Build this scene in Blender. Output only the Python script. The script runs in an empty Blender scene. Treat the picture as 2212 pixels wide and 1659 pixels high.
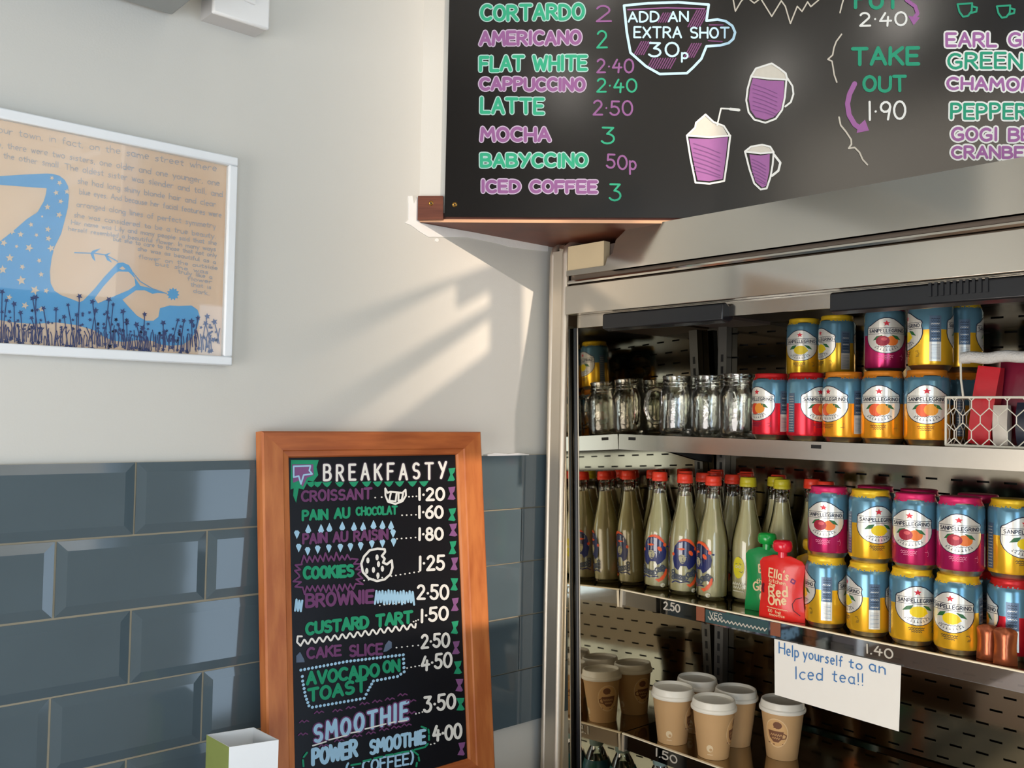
import bpy, math, random
from mathutils import Vector, Matrix
random.seed(7)
C = bpy.context.scene.collection
SC = bpy.context.scene
# ------------------------------------------------------------------ camera
FPX, CX, CY, EYE = 2000.0, 1106.0, 829.5, 1.6
_a = math.radians(48.29); _p = math.atan(66/2000.0); _r = 0.02
ZV = Vector((0, 0, 1))
F0 = Vector((math.cos(_a), math.sin(_a), 0)); R0 = Vector((math.sin(_a), -math.cos(_a), 0))
CF = F0*math.cos(_p)+ZV*math.sin(_p); U0 = -F0*math.sin(_p)+ZV*math.cos(_p)
CR = R0*math.cos(_r)+U0*math.sin(_r); CU = U0*math.cos(_r)-R0*math.sin(_r)
EYEP = Vector((0, 0, EYE))
cam = bpy.data.cameras.new('camera'); camo = bpy.data.objects.new('camera', cam); C.objects.link(camo)
M = Matrix((CR, CU, -CF)).transposed().to_4x4(); M.translation = EYEP
camo.matrix_world = M
cam.sensor_width = 36; cam.lens = 36*FPX/2212; cam.clip_start = 0.02
SC.camera = camo
# ------------------------------------------------------------------ view + light
SC.view_settings.view_transform = 'Standard'; SC.view_settings.look = 'None'
SC.view_settings.gamma = 1; SC.view_settings.use_curve_mapping = False
SC.view_settings.exposure = 0.05
SC.cycles.use_denoising = True
SC.cycles.max_bounces = 10; SC.cycles.transparent_max_bounces = 24
SC.cycles.glossy_bounces = 6; SC.cycles.diffuse_bounces = 4
SC.cycles.sample_clamp_indirect = 6.0
w = bpy.data.worlds.new('world'); SC.world = w; w.use_nodes = True
w.node_tree.nodes['Background'].inputs[0].default_value = (0.62, 0.78, 1.0, 1)
w.node_tree.nodes['Background'].inputs[1].default_value = 2.0
SUN_DIR = Vector((-0.055, 1, -0.31)).normalized()
sl = bpy.data.lights.new('sun', 'SUN'); sl.energy = 3.7; sl.angle = math.radians(0.45); sl.color = (1, .80, .64)
so = bpy.data.objects.new('sun', sl); C.objects.link(so)
so.rotation_euler = SUN_DIR.to_track_quat('-Z', 'Y').to_euler()
def area(name, loc, direction, sx, sy, power, col):
    l = bpy.data.lights.new(name, 'AREA'); l.shape = 'RECTANGLE'; l.size = sx; l.size_y = sy
    l.energy = power; l.color = col
    o = bpy.data.objects.new(name, l); C.objects.link(o); o.location = loc
    o.rotation_euler = Vector(direction).to_track_quat('-Z', 'Y').to_euler(); return o
# daylight in the shop's window openings (shopfront, door and side fill their openings)
area('daylight_shopfront', (2.75, -1.49, 1.15), (0, 1, 0), 2.2, 1.9, 32, (.64, .81, 1.0))
area('daylight_door', (-1.99, .35, .98), (1, 0, 0), 1.7, 1.76, 52, (1.0, .88, .76))
area('daylight_side', (-.9, -1.49, 1.5), (0, 1, 0), 1.2, 1.6, 17, (.70, .86, 1.0))
area('menu_glare_light', (.62, -1.37, 2.45), (0, 1, -.1), 1.4, .8, 9, (1.0, .88, .72))  # added indoor panel, there to put warm glare on the menu board
for i, (x_, y_) in enumerate([(.15, -.9), (.75, -.75), (-.5, -.4), (.3, .25)]):
    l = bpy.data.lights.new('ceiling_spot', 'POINT'); l.energy = 2.2; l.color = (1, .93, .84); l.shadow_soft_size = .035
    o = bpy.data.objects.new('ceiling_spot', l); C.objects.link(o); o.location = (x_, y_, 2.95)

# ------------------------------------------------------------------ helpers
def ray(x, y): return CF + CR*((x-CX)/FPX) - CU*((y-CY)/FPX)
def hit(x, y, P, N):
    d = ray(x, y); P = Vector(P); N = Vector(N)
    return EYEP + d*((P-EYEP).dot(N)/d.dot(N))
def onX(x, y, X): return hit(x, y, (X, 0, 0), (1, 0, 0))
def onY(x, y, Y): return hit(x, y, (0, Y, 0), (0, 1, 0))
def onZ(x, y, Z): return hit(x, y, (0, 0, Z), (0, 0, 1))
def lin(c):
    return tuple(((v/255)/12.92 if v/255 <= .04045 else ((v/255+.055)/1.055)**2.4) for v in c)
MATS = {}
def mat(name, rgb, rough=.5, metal=0, var=.06, scale=30, bump=0, bscale=200, spec=.5, coat=0, stretch=(1, 1, 1), emit=0, sheen=0, alpha=1, trans=0, rgb2=None, ior=1.45):
    if name in MATS: return MATS[name]
    m = bpy.data.materials.new(name); m.use_nodes = True; nt = m.node_tree; N = nt.nodes; L = nt.links
    b = N['Principled BSDF']; col = lin(rgb)
    tc = N.new('ShaderNodeTexCoord'); mp = N.new('ShaderNodeMapping'); mp.inputs['Scale'].default_value = stretch
    L.new(tc.outputs['Object'], mp.inputs[0])
    nz = N.new('ShaderNodeTexNoise'); nz.inputs['Scale'].default_value = scale; nz.inputs['Detail'].default_value = 4
    L.new(mp.outputs[0], nz.inputs['Vector'])
    mx = N.new('ShaderNodeMixRGB'); L.new(nz.outputs['Fac'], mx.inputs[0])
    c2 = lin(rgb2) if rgb2 else tuple(min(1, v*(1+var)) for v in col)
    c1 = col if rgb2 else tuple(v*(1-var) for v in col)
    mx.inputs[1].default_value = (*c1, 1); mx.inputs[2].default_value = (*c2, 1)
    if rgb2:
        rp = N.new('ShaderNodeMapRange'); rp.inputs[1].default_value = .35; rp.inputs[2].default_value = .65
        L.new(nz.outputs['Fac'], rp.inputs[0]); L.new(rp.outputs[0], mx.inputs[0])
    L.new(mx.outputs[0], b.inputs['Base Color'])
    b.inputs['Roughness'].default_value = rough; b.inputs['Metallic'].default_value = metal
    b.inputs['Specular IOR Level'].default_value = spec; b.inputs['IOR'].default_value = ior
    b.inputs['Coat Weight'].default_value = coat; b.inputs['Coat Roughness'].default_value = .05
    b.inputs['Transmission Weight'].default_value = trans
    if alpha < 1: b.inputs['Alpha'].default_value = alpha
    if emit: b.inputs['Emission Color'].default_value = (*col, 1); b.inputs['Emission Strength'].default_value = emit
    if bump:
        n2 = N.new('ShaderNodeTexNoise'); n2.inputs['Scale'].default_value = bscale; n2.inputs['Detail'].default_value = 3
        L.new(mp.outputs[0], n2.inputs['Vector'])
        bp = N.new('ShaderNodeBump'); bp.inputs['Strength'].default_value = bump; bp.inputs['Distance'].default_value = .002
        L.new(n2.outputs['Fac'], bp.inputs['Height']); L.new(bp.outputs[0], b.inputs['Normal'])
    MATS[name] = m; return m
def thin_glass(name, tint=(1, 1, 1), refl=1.0, rough=.02, bump=0, bscale=60, base=.0, grad=None):
    """thin clear sheet or wall of glass: see-through with a fresnel mirror sheen"""
    if name in MATS: return MATS[name]
    m = bpy.data.materials.new(name); m.use_nodes = True; nt = m.node_tree; N = nt.nodes; L = nt.links
    for n in list(N): N.remove(n)
    out = N.new('ShaderNodeOutputMaterial'); tr = N.new('ShaderNodeBsdfTransparent'); gl = N.new('ShaderNodeBsdfGlossy')
    mx = N.new('ShaderNodeMixShader'); fr = N.new('ShaderNodeFresnel'); fr.inputs[0].default_value = 1.5
    tr.inputs[0].default_value = (*tint, 1); gl.inputs[0].default_value = (1, 1, 1, 1); gl.inputs['Roughness'].default_value = rough
    mu = N.new('ShaderNodeMath'); mu.operation = 'MULTIPLY_ADD'; mu.inputs[1].default_value = refl; mu.inputs[2].default_value = base; mu.use_clamp = True
    L.new(fr.outputs[0], mu.inputs[0]); L.new(mu.outputs[0], mx.inputs[0]); L.new(tr.outputs[0], mx.inputs[1]); L.new(gl.outputs[0], mx.inputs[2])
    L.new(mx.outputs[0], out.inputs[0])
    tc = N.new('ShaderNodeTexCoord')
    if bump:
        nz = N.new('ShaderNodeTexNoise'); nz.inputs['Scale'].default_value = bscale; L.new(tc.outputs['Object'], nz.inputs[0])
        bp = N.new('ShaderNodeBump'); bp.inputs['Strength'].default_value = bump; bp.inputs['Distance'].default_value = .004
        L.new(nz.outputs[0], bp.inputs['Height']); L.new(bp.outputs[0], gl.inputs['Normal']); L.new(bp.outputs[0], fr.inputs['Normal'])
    if grad:
        sx = N.new('ShaderNodeSeparateXYZ'); L.new(tc.outputs['Object'], sx.inputs[0])
        mr = N.new('ShaderNodeMapRange'); L.new(sx.outputs[0], mr.inputs[0])
        mr.inputs[1].default_value = grad[0]; mr.inputs[2].default_value = grad[1]; mr.inputs[3].default_value = grad[2]; mr.inputs[4].default_value = 1
        cb = N.new('ShaderNodeCombineColor')
        for i in range(3): L.new(mr.outputs[0], cb.inputs[i])
        L.new(cb.outputs[0], tr.inputs[0])
    MATS[name] = m; return m

class MB:
    def __init__(s): s.v = []; s.f = []; s.m = []; s.mats = []
    def mi(s, m):
        if m not in s.mats: s.mats.append(m)
        return s.mats.index(m)
    def poly(s, pts, m):
        i = len(s.v); s.v += [tuple(p) for p in pts]; s.f.append(tuple(range(i, i+len(pts)))); s.m.append(s.mi(m)); return s
    def add(s, vs, fs, m):
        i = len(s.v); s.v += [tuple(p) for p in vs]; k = s.mi(m)
        for f in fs: s.f.append(tuple(i+j for j in f)); s.m.append(k)
        return s
    def box(s, a, b, m):
        (x0, y0, z0), (x1, y1, z1) = a, b
        return s.add([(x0, y0, z0), (x1, y0, z0), (x1, y1, z0), (x0, y1, z0), (x0, y0, z1), (x1, y0, z1), (x1, y1, z1), (x0, y1, z1)],
                     [(0, 3, 2, 1), (4, 5, 6, 7), (0, 1, 5, 4), (1, 2, 6, 5), (2, 3, 7, 6), (3, 0, 4, 7)], m)
    def prism(s, base, ext, m):
        n = len(base); e = Vector(ext); b = [Vector(p) for p in base]; t = [p+e for p in b]
        fs = [tuple(range(n))[::-1], tuple(range(n, 2*n))] + [(i, (i+1) % n, n+(i+1) % n, n+i) for i in range(n)]
        return s.add(b+t, fs, m)
    def lathe(s, prof, m, seg=32, mm=.001, o=(0, 0, 0), wob=None):
        vs = []; fs = []; n = len(prof)
        for k in range(seg):
            a = 2*math.pi*k/seg
            for j, (r, z) in enumerate(prof):
                if wob: r, z = wob(r, z, a, j)
                vs.append((o[0]+r*mm*math.cos(a), o[1]+r*mm*math.sin(a), o[2]+z*mm))
        for k in range(seg):
            k2 = (k+1) % seg
            for j in range(n-1): fs.append((k*n+j, k2*n+j, k2*n+j+1, k*n+j+1))
        return s.add(vs, fs, m)
    def tube(s, pts, r, m, seg=8, closed=False):
        pts = [Vector(p) for p in pts]; n = len(pts); vs = []; fs = []; up = None
        for i, p in enumerate(pts):
            t = (pts[(i+1) % n]-pts[i-1]) if closed else (pts[min(i+1, n-1)]-pts[max(i-1, 0)])
            t.normalize()
            if up is None: up = Vector((0, 0, 1)) if abs(t.z) < .9 else Vector((1, 0, 0))
            a = t.cross(up).normalized(); b = a.cross(t).normalized(); up = b
            for k in range(seg):
                q = 2*math.pi*k/seg; vs.append(p+a*(r*math.cos(q))+b*(r*math.sin(q)))
        m2 = n if closed else n-1
        for i in range(m2):
            i2 = (i+1) % n
            for k in range(seg): fs.append((i*seg+k, i*seg+(k+1) % seg, i2*seg+(k+1) % seg, i2*seg+k))
        if not closed: fs += [tuple(range(seg))[::-1], tuple((n-1)*seg+k for k in range(seg))]
        return s.add(vs, fs, m)
    def mesh(s, name, smooth=False, ang=None):
        me = bpy.data.meshes.new(name); me.from_pydata(s.v, [], s.f)
        for mm_ in s.mats: me.materials.append(mm_)
        me.polygons.foreach_set('material_index', s.m)
        if smooth: me.polygons.foreach_set('use_smooth', [True]*len(s.f))
        me.update()
        if smooth and ang:
            me.set_sharp_from_angle(angle=math.radians(ang))
        return me
    def build(s, name, parent=None, smooth=False, ang=35, bevel=0, loc=None):
        o = bpy.data.objects.new(name, s.mesh(name, smooth or bevel > 0, ang)); C.objects.link(o)
        if parent: o.parent = parent
        if loc: o.location = loc
        if bevel:
            bm = o.modifiers.new('bevel', 'BEVEL'); bm.width = bevel; bm.segments = 2; bm.limit_method = 'ANGLE'
        return o
def tag(o, label=None, cat=None, group=None, kind=None):
    if label: o['label'] = label
    if cat: o['category'] = cat
    if group: o['group'] = group
    if kind: o['kind'] = kind
    return o
def empty(name, loc, label=None, cat=None, group=None, rz=0):
    o = bpy.data.objects.new(name, None); C.objects.link(o); o.location = loc; o.rotation_euler = (0, 0, rz); o.empty_display_size = .02
    return tag(o, label, cat, group)
def copy_tree(o, parent=None):
    c = o.copy(); C.objects.link(c); c.parent = parent
    for ch in list(o.children): copy_tree(ch, c)
    return c
def struct(o): o['kind'] = 'structure'; return o

# ------------------------------------------------------------------ stroke lettering (marker / chalk pen)
def arc(cx, cy, rx, ry, a0, a1, n=8):
    return [(cx+rx*math.cos(math.radians(a0+(a1-a0)*i/n)), cy+ry*math.sin(math.radians(a0+(a1-a0)*i/n))) for i in range(n+1)]
O_ = arc(2, 3, 2, 3, 90, 450, 14)
G = {
 'A': (4, [[(0, 0), (2, 6), (4, 0)], [(.8, 2.1), (3.2, 2.1)]]),
 'B': (3.6, [[(0, 0), (0, 6), (1.8, 6)]+arc(1.8, 4.6, 1.5, 1.4, 90, -90, 6)+[(0, 3.2)], [(1.8, 3.2)]+arc(1.9, 1.6, 1.8, 1.6, 90, -90, 6)+[(0, 0)]]),
 'C': (3.8, [arc(2.2, 3, 2.2, 3, 50, 310, 10)]),
 'D': (3.8, [[(0, 0), (0, 6), (1, 6)]+arc(1.2, 3, 2.6, 3, 85, -85, 8)+[(0, 0)]]),
 'E': (3.2, [[(3.2, 6), (0, 6), (0, 0), (3.2, 0)], [(0, 3.1), (2.7, 3.1)]]),
 'F': (3.2, [[(3.2, 6), (0, 6), (0, 0)], [(0, 3.1), (2.6, 3.1)]]),
 'G': (4.2, [arc(2.2, 3, 2.2, 3, 50, 300, 10)+[(4, .8), (4, 2.6), (2.5, 2.6)]]),
 'H': (3.8, [[(0, 0), (0, 6)], [(3.8, 0), (3.8, 6)], [(0, 3), (3.8, 3)]]),
 'I': (.6, [[(.3, 0), (.3, 6)]]),
 'J': (3, [[(3, 6), (3, 1.5)]+arc(1.6, 1.5, 1.4, 1.5, 0, -180, 6)]),
 'K': (3.6, [[(0, 0), (0, 6)], [(3.4, 6), (0, 2.6)], [(1.2, 3.6), (3.6, 0)]]),
 'L': (3, [[(0, 6), (0, 0), (3, 0)]]),
 'M': (4.8, [[(0, 0), (.5, 6), (2.4, 2.2), (4.3, 6), (4.8, 0)]]),
 'N': (3.8, [[(0, 0), (0, 6), (3.8, 0), (3.8, 6)]]),
 'O': (4, [O_]),
 'P': (3.4, [[(0, 0), (0, 6), (1.7, 6)]+arc(1.7, 4.4, 1.6, 1.6, 90, -90, 6)+[(0, 2.8)]]),
 'R': (3.6, [[(0, 0), (0, 6), (1.7, 6)]+arc(1.7, 4.5, 1.6, 1.5, 90, -90, 6)+[(0, 3)], [(1.5, 3), (3.6, 0)]]),
 'S': (3.4, [arc(1.8, 4.5, 1.6, 1.5, 40, 260, 8)+arc(1.7, 1.55, 1.7, 1.55, 85, -140, 8)]),
 'T': (4, [[(0, 6), (4, 6)], [(2, 6), (2, 0)]]),
 'U': (3.8, [[(0, 6), (0, 2)]+arc(1.9, 1.9, 1.9, 1.9, 180, 360, 8)+[(3.8, 6)]]),
 'V': (4, [[(0, 6), (2, 0), (4, 6)]]),
 'W': (5.4, [[(0, 6), (1.3, 0), (2.7, 4.5), (4.1, 0), (5.4, 6)]]),
 'X': (3.6, [[(0, 0), (3.6, 6)], [(0, 6), (3.6, 0)]]),
 'Y': (3.8, [[(0, 6), (1.9, 3)], [(3.8, 6), (1.1, 0)]]),
 'Z': (3.6, [[(0, 6), (3.6, 6), (0, 0), (3.6, 0)]]),
 '0': (3.8, [arc(1.9, 3, 1.9, 3, 90, 450, 14)]),
 '1': (.6, [[(.3, 0), (.3, 6)]]),
 '2': (3.4, [arc(1.6, 4.4, 1.5, 1.6, 160, -30, 8)+[(0, 0), (3.4, .1)]]),
 '3': (3.4, [[(.1, 6), (3, 5.9), (1.3, 3.6)]+arc(1.4, 1.8, 1.8, 1.8, 80, -150, 8)]),
 '4': (3.8, [[(1.9, 6), (.1, 2.2), (3.8, 2.4)], [(2.8, 4.2), (2.5, 0)]]),
 '5': (3.4, [[(3.3, 6), (.6, 6), (.4, 3.4)]+arc(1.5, 1.9, 1.8, 1.9, 110, -150, 9)]),
 '6': (3.4, [[(2.9, 6), (1, 4.3)]+arc(1.7, 1.8, 1.7, 1.8, 150, 510, 12)]),
 '8': (3.4, [arc(1.7, 4.6, 1.3, 1.4, -90, 270, 10), arc(1.7, 1.6, 1.7, 1.6, 90, 450, 10)]),
 '9': (3.4, [arc(1.7, 4.3, 1.6, 1.7, 0, 360, 10)+[(3.3, 4.3), (2.6, 0)]]),
 '.': (.5, [[(.2, .1), (.35, .15)]]), ',': (.5, [[(.3, .3), (0, -.8)]]), ':': (.6, [[(.3, 2.8), (.35, 2.85)]]),
 '(': (1.4, [arc(2.4, 3, 2.4, 4, 120, 240, 6)]), ')': (1.4, [arc(-1, 3, 2.4, 4, 60, -60, 6)]),
 '!': (.5, [[(.3, 6), (.3, 1.8)], [(.3, .2), (.35, .3)]]), "'": (.5, [[(.4, 6.2), (.1, 5)]]), '+': (2.4, [[(1.2, 1.5), (1.2, 4)], [(0, 2.7), (2.4, 2.7)]]),
 'a': (2.6, [arc(1.3, 1.8, 1.3, 1.8, 40, 320, 8)+[(2.4, 3.4), (2.3, .6), (2.7, 0)]]),
 'b': (2.6, [[(0, 6), (0, 0)]+arc(1.1, 1.7, 1.4, 1.7, -120, 120, 8)]),
 'c': (2.3, [arc(1.4, 1.8, 1.4, 1.8, 50, 310, 8)]),
 'd': (2.7, [arc(1.2, 1.7, 1.2, 1.7, 40, 320, 8)+[(2.5, 0)], [(2.6, 6), (2.5, 0)]]),
 'e': (2.5, [[(.1, 1.9), (2.4, 2.1)]+arc(1.3, 1.9, 1.2, 1.8, 10, 310, 9)]),
 'f': (2, [[(2, 5.6), (1.4, 6), (.9, 5.4), (.8, 0)], [(0, 3.4), (1.8, 3.5)]]),
 'g': (2.6, [arc(1.2, 1.8, 1.2, 1.8, 30, 330, 8), [(2.5, 3.5), (2.5, -1.3), (1.4, -2.2), (.2, -1.6)]]),
 'h': (2.5, [[(0, 6), (0, 0)], [(0, 2.4), (1.2, 3.6), (2.3, 2.8), (2.4, 0)]]),
 'i': (.6, [[(.3, 3.5), (.3, 0)], [(.3, 5), (.35, 5.1)]]),
 'j': (1.2, [[(1, 3.5), (1, -1.6), (0, -2)], [(1, 5), (1.05, 5.1)]]),
 'k': (2.3, [[(0, 6), (0, 0)], [(2, 3.4), (.2, 1.6), (2.3, 0)]]),
 'l': (.6, [[(.3, 6), (.3, 0)]]),
 'm': (3.8, [[(0, 3.5), (0, 0)], [(0, 2.6), (1.1, 3.6), (1.9, 2.8), (1.9, 0)], [(1.9, 2.6), (3, 3.6), (3.7, 2.8), (3.8, 0)]]),
 'n': (2.4, [[(0, 3.5), (0, 0)], [(0, 2.5), (1.2, 3.6), (2.3, 2.8), (2.4, 0)]]),
 'o': (2.7, [arc(1.35, 1.8, 1.35, 1.8, 90, 450, 10)]),
 'p': (2.6, [[(0, 3.6), (0, -2.2)]]+[arc(1.2, 1.8, 1.3, 1.8, 130, -130, 8)]),
 'r': (1.9, [[(0, 3.5), (0, 0)], [(0, 2.3), (1, 3.5), (1.9, 3.3)]]),
 's': (2.1, [[(2, 3.2), (1, 3.7), (.2, 2.8), (1.9, 1.2), (1.2, 0), (0, .4)]]),
 't': (1.9, [[(.9, 5.2), (.8, .6), (1.8, .1)], [(0, 3.6), (1.9, 3.7)]]),
 'u': (2.5, [[(0, 3.5), (.2, .6), (1.2, 0), (2.2, .8), (2.4, 3.5), (2.5, 0)]]),
 'v': (2.4, [[(0, 3.5), (1.2, 0), (2.4, 3.5)]]), 'w': (3.4, [[(0, 3.5), (.9, 0), (1.7, 3), (2.5, 0), (3.4, 3.5)]]),
 'x': (2.3, [[(0, 0), (2.3, 3.5)], [(0, 3.5), (2.3, 0)]]),
 'y': (2.5, [[(0, 3.5), (1.2, .4)], [(2.5, 3.5), (.7, -2.2)]]), ' ': (2.2, []),
}
def text_strokes(s, h, gap=1.3, jit=0.0, width=None):
    """strokes of a text line, origin at baseline start, letter height h; stretched to width if given"""
    x = 0; out = []
    for ch in s:
        if ch == '~': x += .8; continue
        w_, st = G[ch]
        dy = random.uniform(-jit, jit)*6; sk = random.uniform(-jit, jit)*.6; sc = 1+random.uniform(-jit, jit)
        for p in st: out.append([(x+u+v*sk, v*sc+dy) for u, v in p])
        x += w_+gap
    x -= gap; k = h/6.0; kx = (width/x) if width else k
    return [[(u*kx, v*k) for u, v in p] for p in out]
RIBK = [0]
def ribbon(mb, strokes, wd, tf, m, disc=8, flip=1):
    """strokes in 2D -> flat round-ended pen lines; tf maps (u,v) to a 3D point.
    every facet sits a hair above the one before, so crossing pen lines never share a plane"""
    h = wd/2
    def put(pts):
        RIBK[0] = (RIBK[0]+1) % 160
        p = [Vector(q) for q in pts]; n = (p[1]-p[0]).cross(p[2]-p[0])
        if n.length > 0: n = n.normalized()*(flip*RIBK[0]*1.2e-6); p = [q+n for q in p]
        mb.poly(p, m)
    for p in strokes:
        for (x0, y0), (x1, y1) in zip(p[:-1], p[1:]):
            dx, dy = x1-x0, y1-y0; L = math.hypot(dx, dy)
            if L < 1e-6: continue
            nx, ny = -dy/L*h, dx/L*h
            put([tf(x0+nx*-1, y0-ny), tf(x1-nx, y1-ny), tf(x1+nx, y1+ny), tf(x0+nx, y0+ny)])
        for (x, y) in p:
            put([tf(x+h*math.cos(2*math.pi*i/disc), y+h*math.sin(2*math.pi*i/disc)) for i in range(disc)])
def rotated(strokes, x0, y0, x1, y1):
    """place strokes (y up) on an image baseline from (x0,y0) to (x1,y1), y down"""
    L = math.hypot(x1-x0, y1-y0); c, s = (x1-x0)/L, (y1-y0)/L
    return [[(x0+u*c, y0+u*s-v) for u, v in p] for p in strokes]
def blob(cx, cy, rx, ry, n=14, rot=0, jit=0):
    out = []
    for i in range(n):
        a = 2*math.pi*i/n; k = 1+random.uniform(-jit, jit)
        u, v = rx*k*math.cos(a), ry*k*math.sin(a)
        out.append((cx+u*math.cos(rot)-v*math.sin(rot), cy+u*math.sin(rot)+v*math.cos(rot)))
    return out
def star(cx, cy, r, n=5, inner=.42, rot=-90):
    return [(cx+(r if i % 2 == 0 else r*inner)*math.cos(math.radians(rot+180*i/n)), cy+(r if i % 2 == 0 else r*inner)*math.sin(math.radians(rot+180*i/n))) for i in range(2*n)]
# ================================================================== materials
wall_m = mat('wall_paint', (203, 203, 197), .75, var=.015, scale=3, bump=.08, bscale=350)
tile_m = mat('tile_glaze', (76, 91, 99), .07, var=.10, scale=9, spec=.6, bump=.02, bscale=20)
grout_m = mat('tile_grout', (146, 140, 122), .9, var=.12, scale=60)
steel_m = mat('stainless_steel', (186, 180, 170), .17, 1, var=.03, scale=12, bump=.012, bscale=12)
steel2_m = mat('mirror_steel', (202, 192, 172), .03, 1, var=.05, scale=7, bump=.012, bscale=9)
backst_m = mat('back_panel_steel', (142, 134, 118), .09, 1, var=.08, scale=8, bump=.012, bscale=10)
stub_m = mat('satin_steel', (222, 212, 196), .5, 1, var=.03)
black_m = mat('black_plastic', (24, 26, 30), .25, var=.1)
darkin_m = mat('dark_recess', (14, 14, 15), .6)
white_m = mat('white_plastic', (232, 234, 234), .3, var=.02)
wfr_m = mat('white_frame_paint', (226, 232, 236), .28, var=.02)
grey_m = mat('grey_casing', (142, 147, 147), .45, var=.03)
paper_m = mat('white_paper', (236, 234, 226), .8, var=.02)
caulk_m = mat('white_filler', (236, 236, 234), .7, var=.05, scale=40, bump=.5, bscale=60)
dwood_m = mat('dark_red_wood', (112, 62, 42), .45, var=.25, scale=9, stretch=(1, 1, 14), rgb2=(82, 42, 30))
ply_m = mat('plywood_edge', (216, 168, 132), .7, var=.1)
pine_m = mat('orange_pine', (190, 116, 62), .42, scale=10, stretch=(6, 6, 1), rgb2=(166, 92, 46), bump=.05, bscale=90)
pineh_m = mat('orange_pine_across', (178, 100, 52), .42, scale=10, stretch=(1, 6, 9), rgb2=(152, 80, 40), bump=.05, bscale=90)
chalk_m = mat('chalkboard_black', (24, 24, 24), .19, var=.12, scale=4, spec=.75, bump=.02, bscale=60)
chalk2_m = mat('chalkboard_black_matt', (17, 19, 25), .35, var=.1, scale=6, spec=.25)
brass_m = mat('brass', (190, 150, 80), .3, 1)
def pen(n, c): return mat('pen_'+n, c, .65, var=.05, scale=150)
P_G = pen('green', (34, 150, 116)); P_P = pen('purple', (126, 80, 132)); P_PB = pen('pale_mint', (150, 186, 184)); P_PL = pen('pale_lilac', (172, 162, 186))
P_B = pen('pale_blue', (176, 212, 232)); P_W = pen('white', (228, 230, 226)); P_DP = pen('deep_purple', (104, 56, 104)); P_CR = pen('cream', (206, 202, 190))
P_BL = pen('sky_blue', (160, 204, 232)); P_GB = pen('grey_blue', (88, 106, 130)); P_BG = pen('board_green', (20, 146, 106)); P_DK = pen('soft_black', (20, 20, 24))
P_PK = pen('pink_purple', (156, 98, 156)); P_FW = pen('faint_white', (196, 190, 176))
# ================================================================== setting
D = 1.30
def wallbox(name, a, b, m=wall_m): return struct(MB().box(a, b, m).build(name))
wl = wallbox('wall_left', (-2.1, D, 0), (2.2, D+.12, 3.6))
wallbox('wall_back', (2.05, .1, 0), (2.17, D, 3.6))
wallbox('wall_return', (2.17, .1, 0), (4.0, .22, 3.6))
wallbox('wall_far', (4.0, -1.6, 0), (4.12, .22, 3.6))
def ring_wall(name, axis, c0, c1, lo, hi, holes, m=wall_m, H=3.6):
    """wall with rectangular openings; axis 'y' = plane of constant y"""
    mb = MB(); cuts = sorted({lo, hi, *[h[0] for h in holes], *[h[1] for h in holes]})
    for a, b in zip(cuts[:-1], cuts[1:]):
        mid = (a+b)/2; hs = [h for h in holes if h[0] < mid < h[1]]
        segs = [(0, H)]
        for h in hs:
            segs = [q for s_ in segs for q in ((s_[0], min(s_[1], h[2])), (max(s_[0], h[3]), s_[1])) if q[1]-q[0] > .001]
        for z0, z1 in segs:
            if axis == 'y': mb.box((a, c0, z0), (b, c1, z1), m)
            else: mb.box((c0, a, z0), (c1, b, z1), m)
    return struct(mb.build(name))
YW = -1.4
ring_wall('wall_right', 'y', YW-.1, YW, -2.1, 4.0, [(-1.5, -.3, .7, 2.3), (.35, 1.45, 2.02, 3.3), (1.65, 3.85, .2, 2.1)])
ring_wall('wall_front', 'x', -2.1, -2.0, YW, D, [(-.5, 1.2, .08, 1.87)], mat('dark_reflected_wall', (74, 58, 48), .6, var=.2))  # unseen wall coloured dark so cans and steel reflect darkness above the door
struct(MB().box((-2.1, -1.5, -.1), (4.12, D+.12, 0), mat('floor_tiles', (168, 146, 116), .4, var=.2, scale=4)).build('floor'))
struct(MB().box((-2.1, -1.5, 3.6), (4.12, D+.12, 3.7), mat('ceiling_paint', (206, 204, 198), .8)).build('ceiling'))
def window(name, x0, x1, z0, z1, axis='y', c=YW, bars=2, hbar=None):
    mb = MB(); t = .035
    def bx(a0, a1, b0, b1):
        if axis == 'y': mb.box((a0, c-.07, b0), (a1, c-.01, b1), wfr_m)
        else: mb.box((c-.07, a0, b0), (c-.01, a1, b1), wfr_m)
    bx(x0, x1, z0, z0+t); bx(x0, x1, z1-t, z1); bx(x0, x0+t, z0+t, z1-t); bx(x1-t, x1, z0+t, z1-t)
    for i in range(1, bars+1):
        xx = x0+(x1-x0)*i/(bars+1); bx(xx-.02, xx+.02, z0+t, z1-t)
    if hbar: bx(x0+t, x1-t, hbar, hbar+.05)
    return struct(mb.build(name))
w2 = window('window_2', 1.65, 3.85, .2, 2.1, bars=3, hbar=1.35)
w3 = window('window_3', -1.5, -.3, .7, 2.3, bars=1)
w4 = window('window_4', -.5, 1.2, .08, 1.87, 'x', -2.0, bars=1)
w1 = window('gobo_window', .35, 1.45, 2.02, 3.3, bars=0)  # unseen window added to shape the sun into streaks on the left wall
graded_m = thin_glass('gobo_graded_glass', (.96, .97, .98), grad=(.78, 1.24, .02))  # graded sideways so the added sun patch fades out to the left
pn = MB().box((.385, YW-.045, 2.055), (1.415, YW-.041, 3.265), graded_m).build('gobo_pane', w1)
gobo_tint_m = thin_glass('gobo_tint', (.50, .52, .56))
def to_gobo(px, py):
    p = onY(px, py, D); k = (D-(YW-.03))
    return (p.x-SUN_DIR.x/SUN_DIR.y*k, YW-.03, p.z-SUN_DIR.z/SUN_DIR.y*k)
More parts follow.
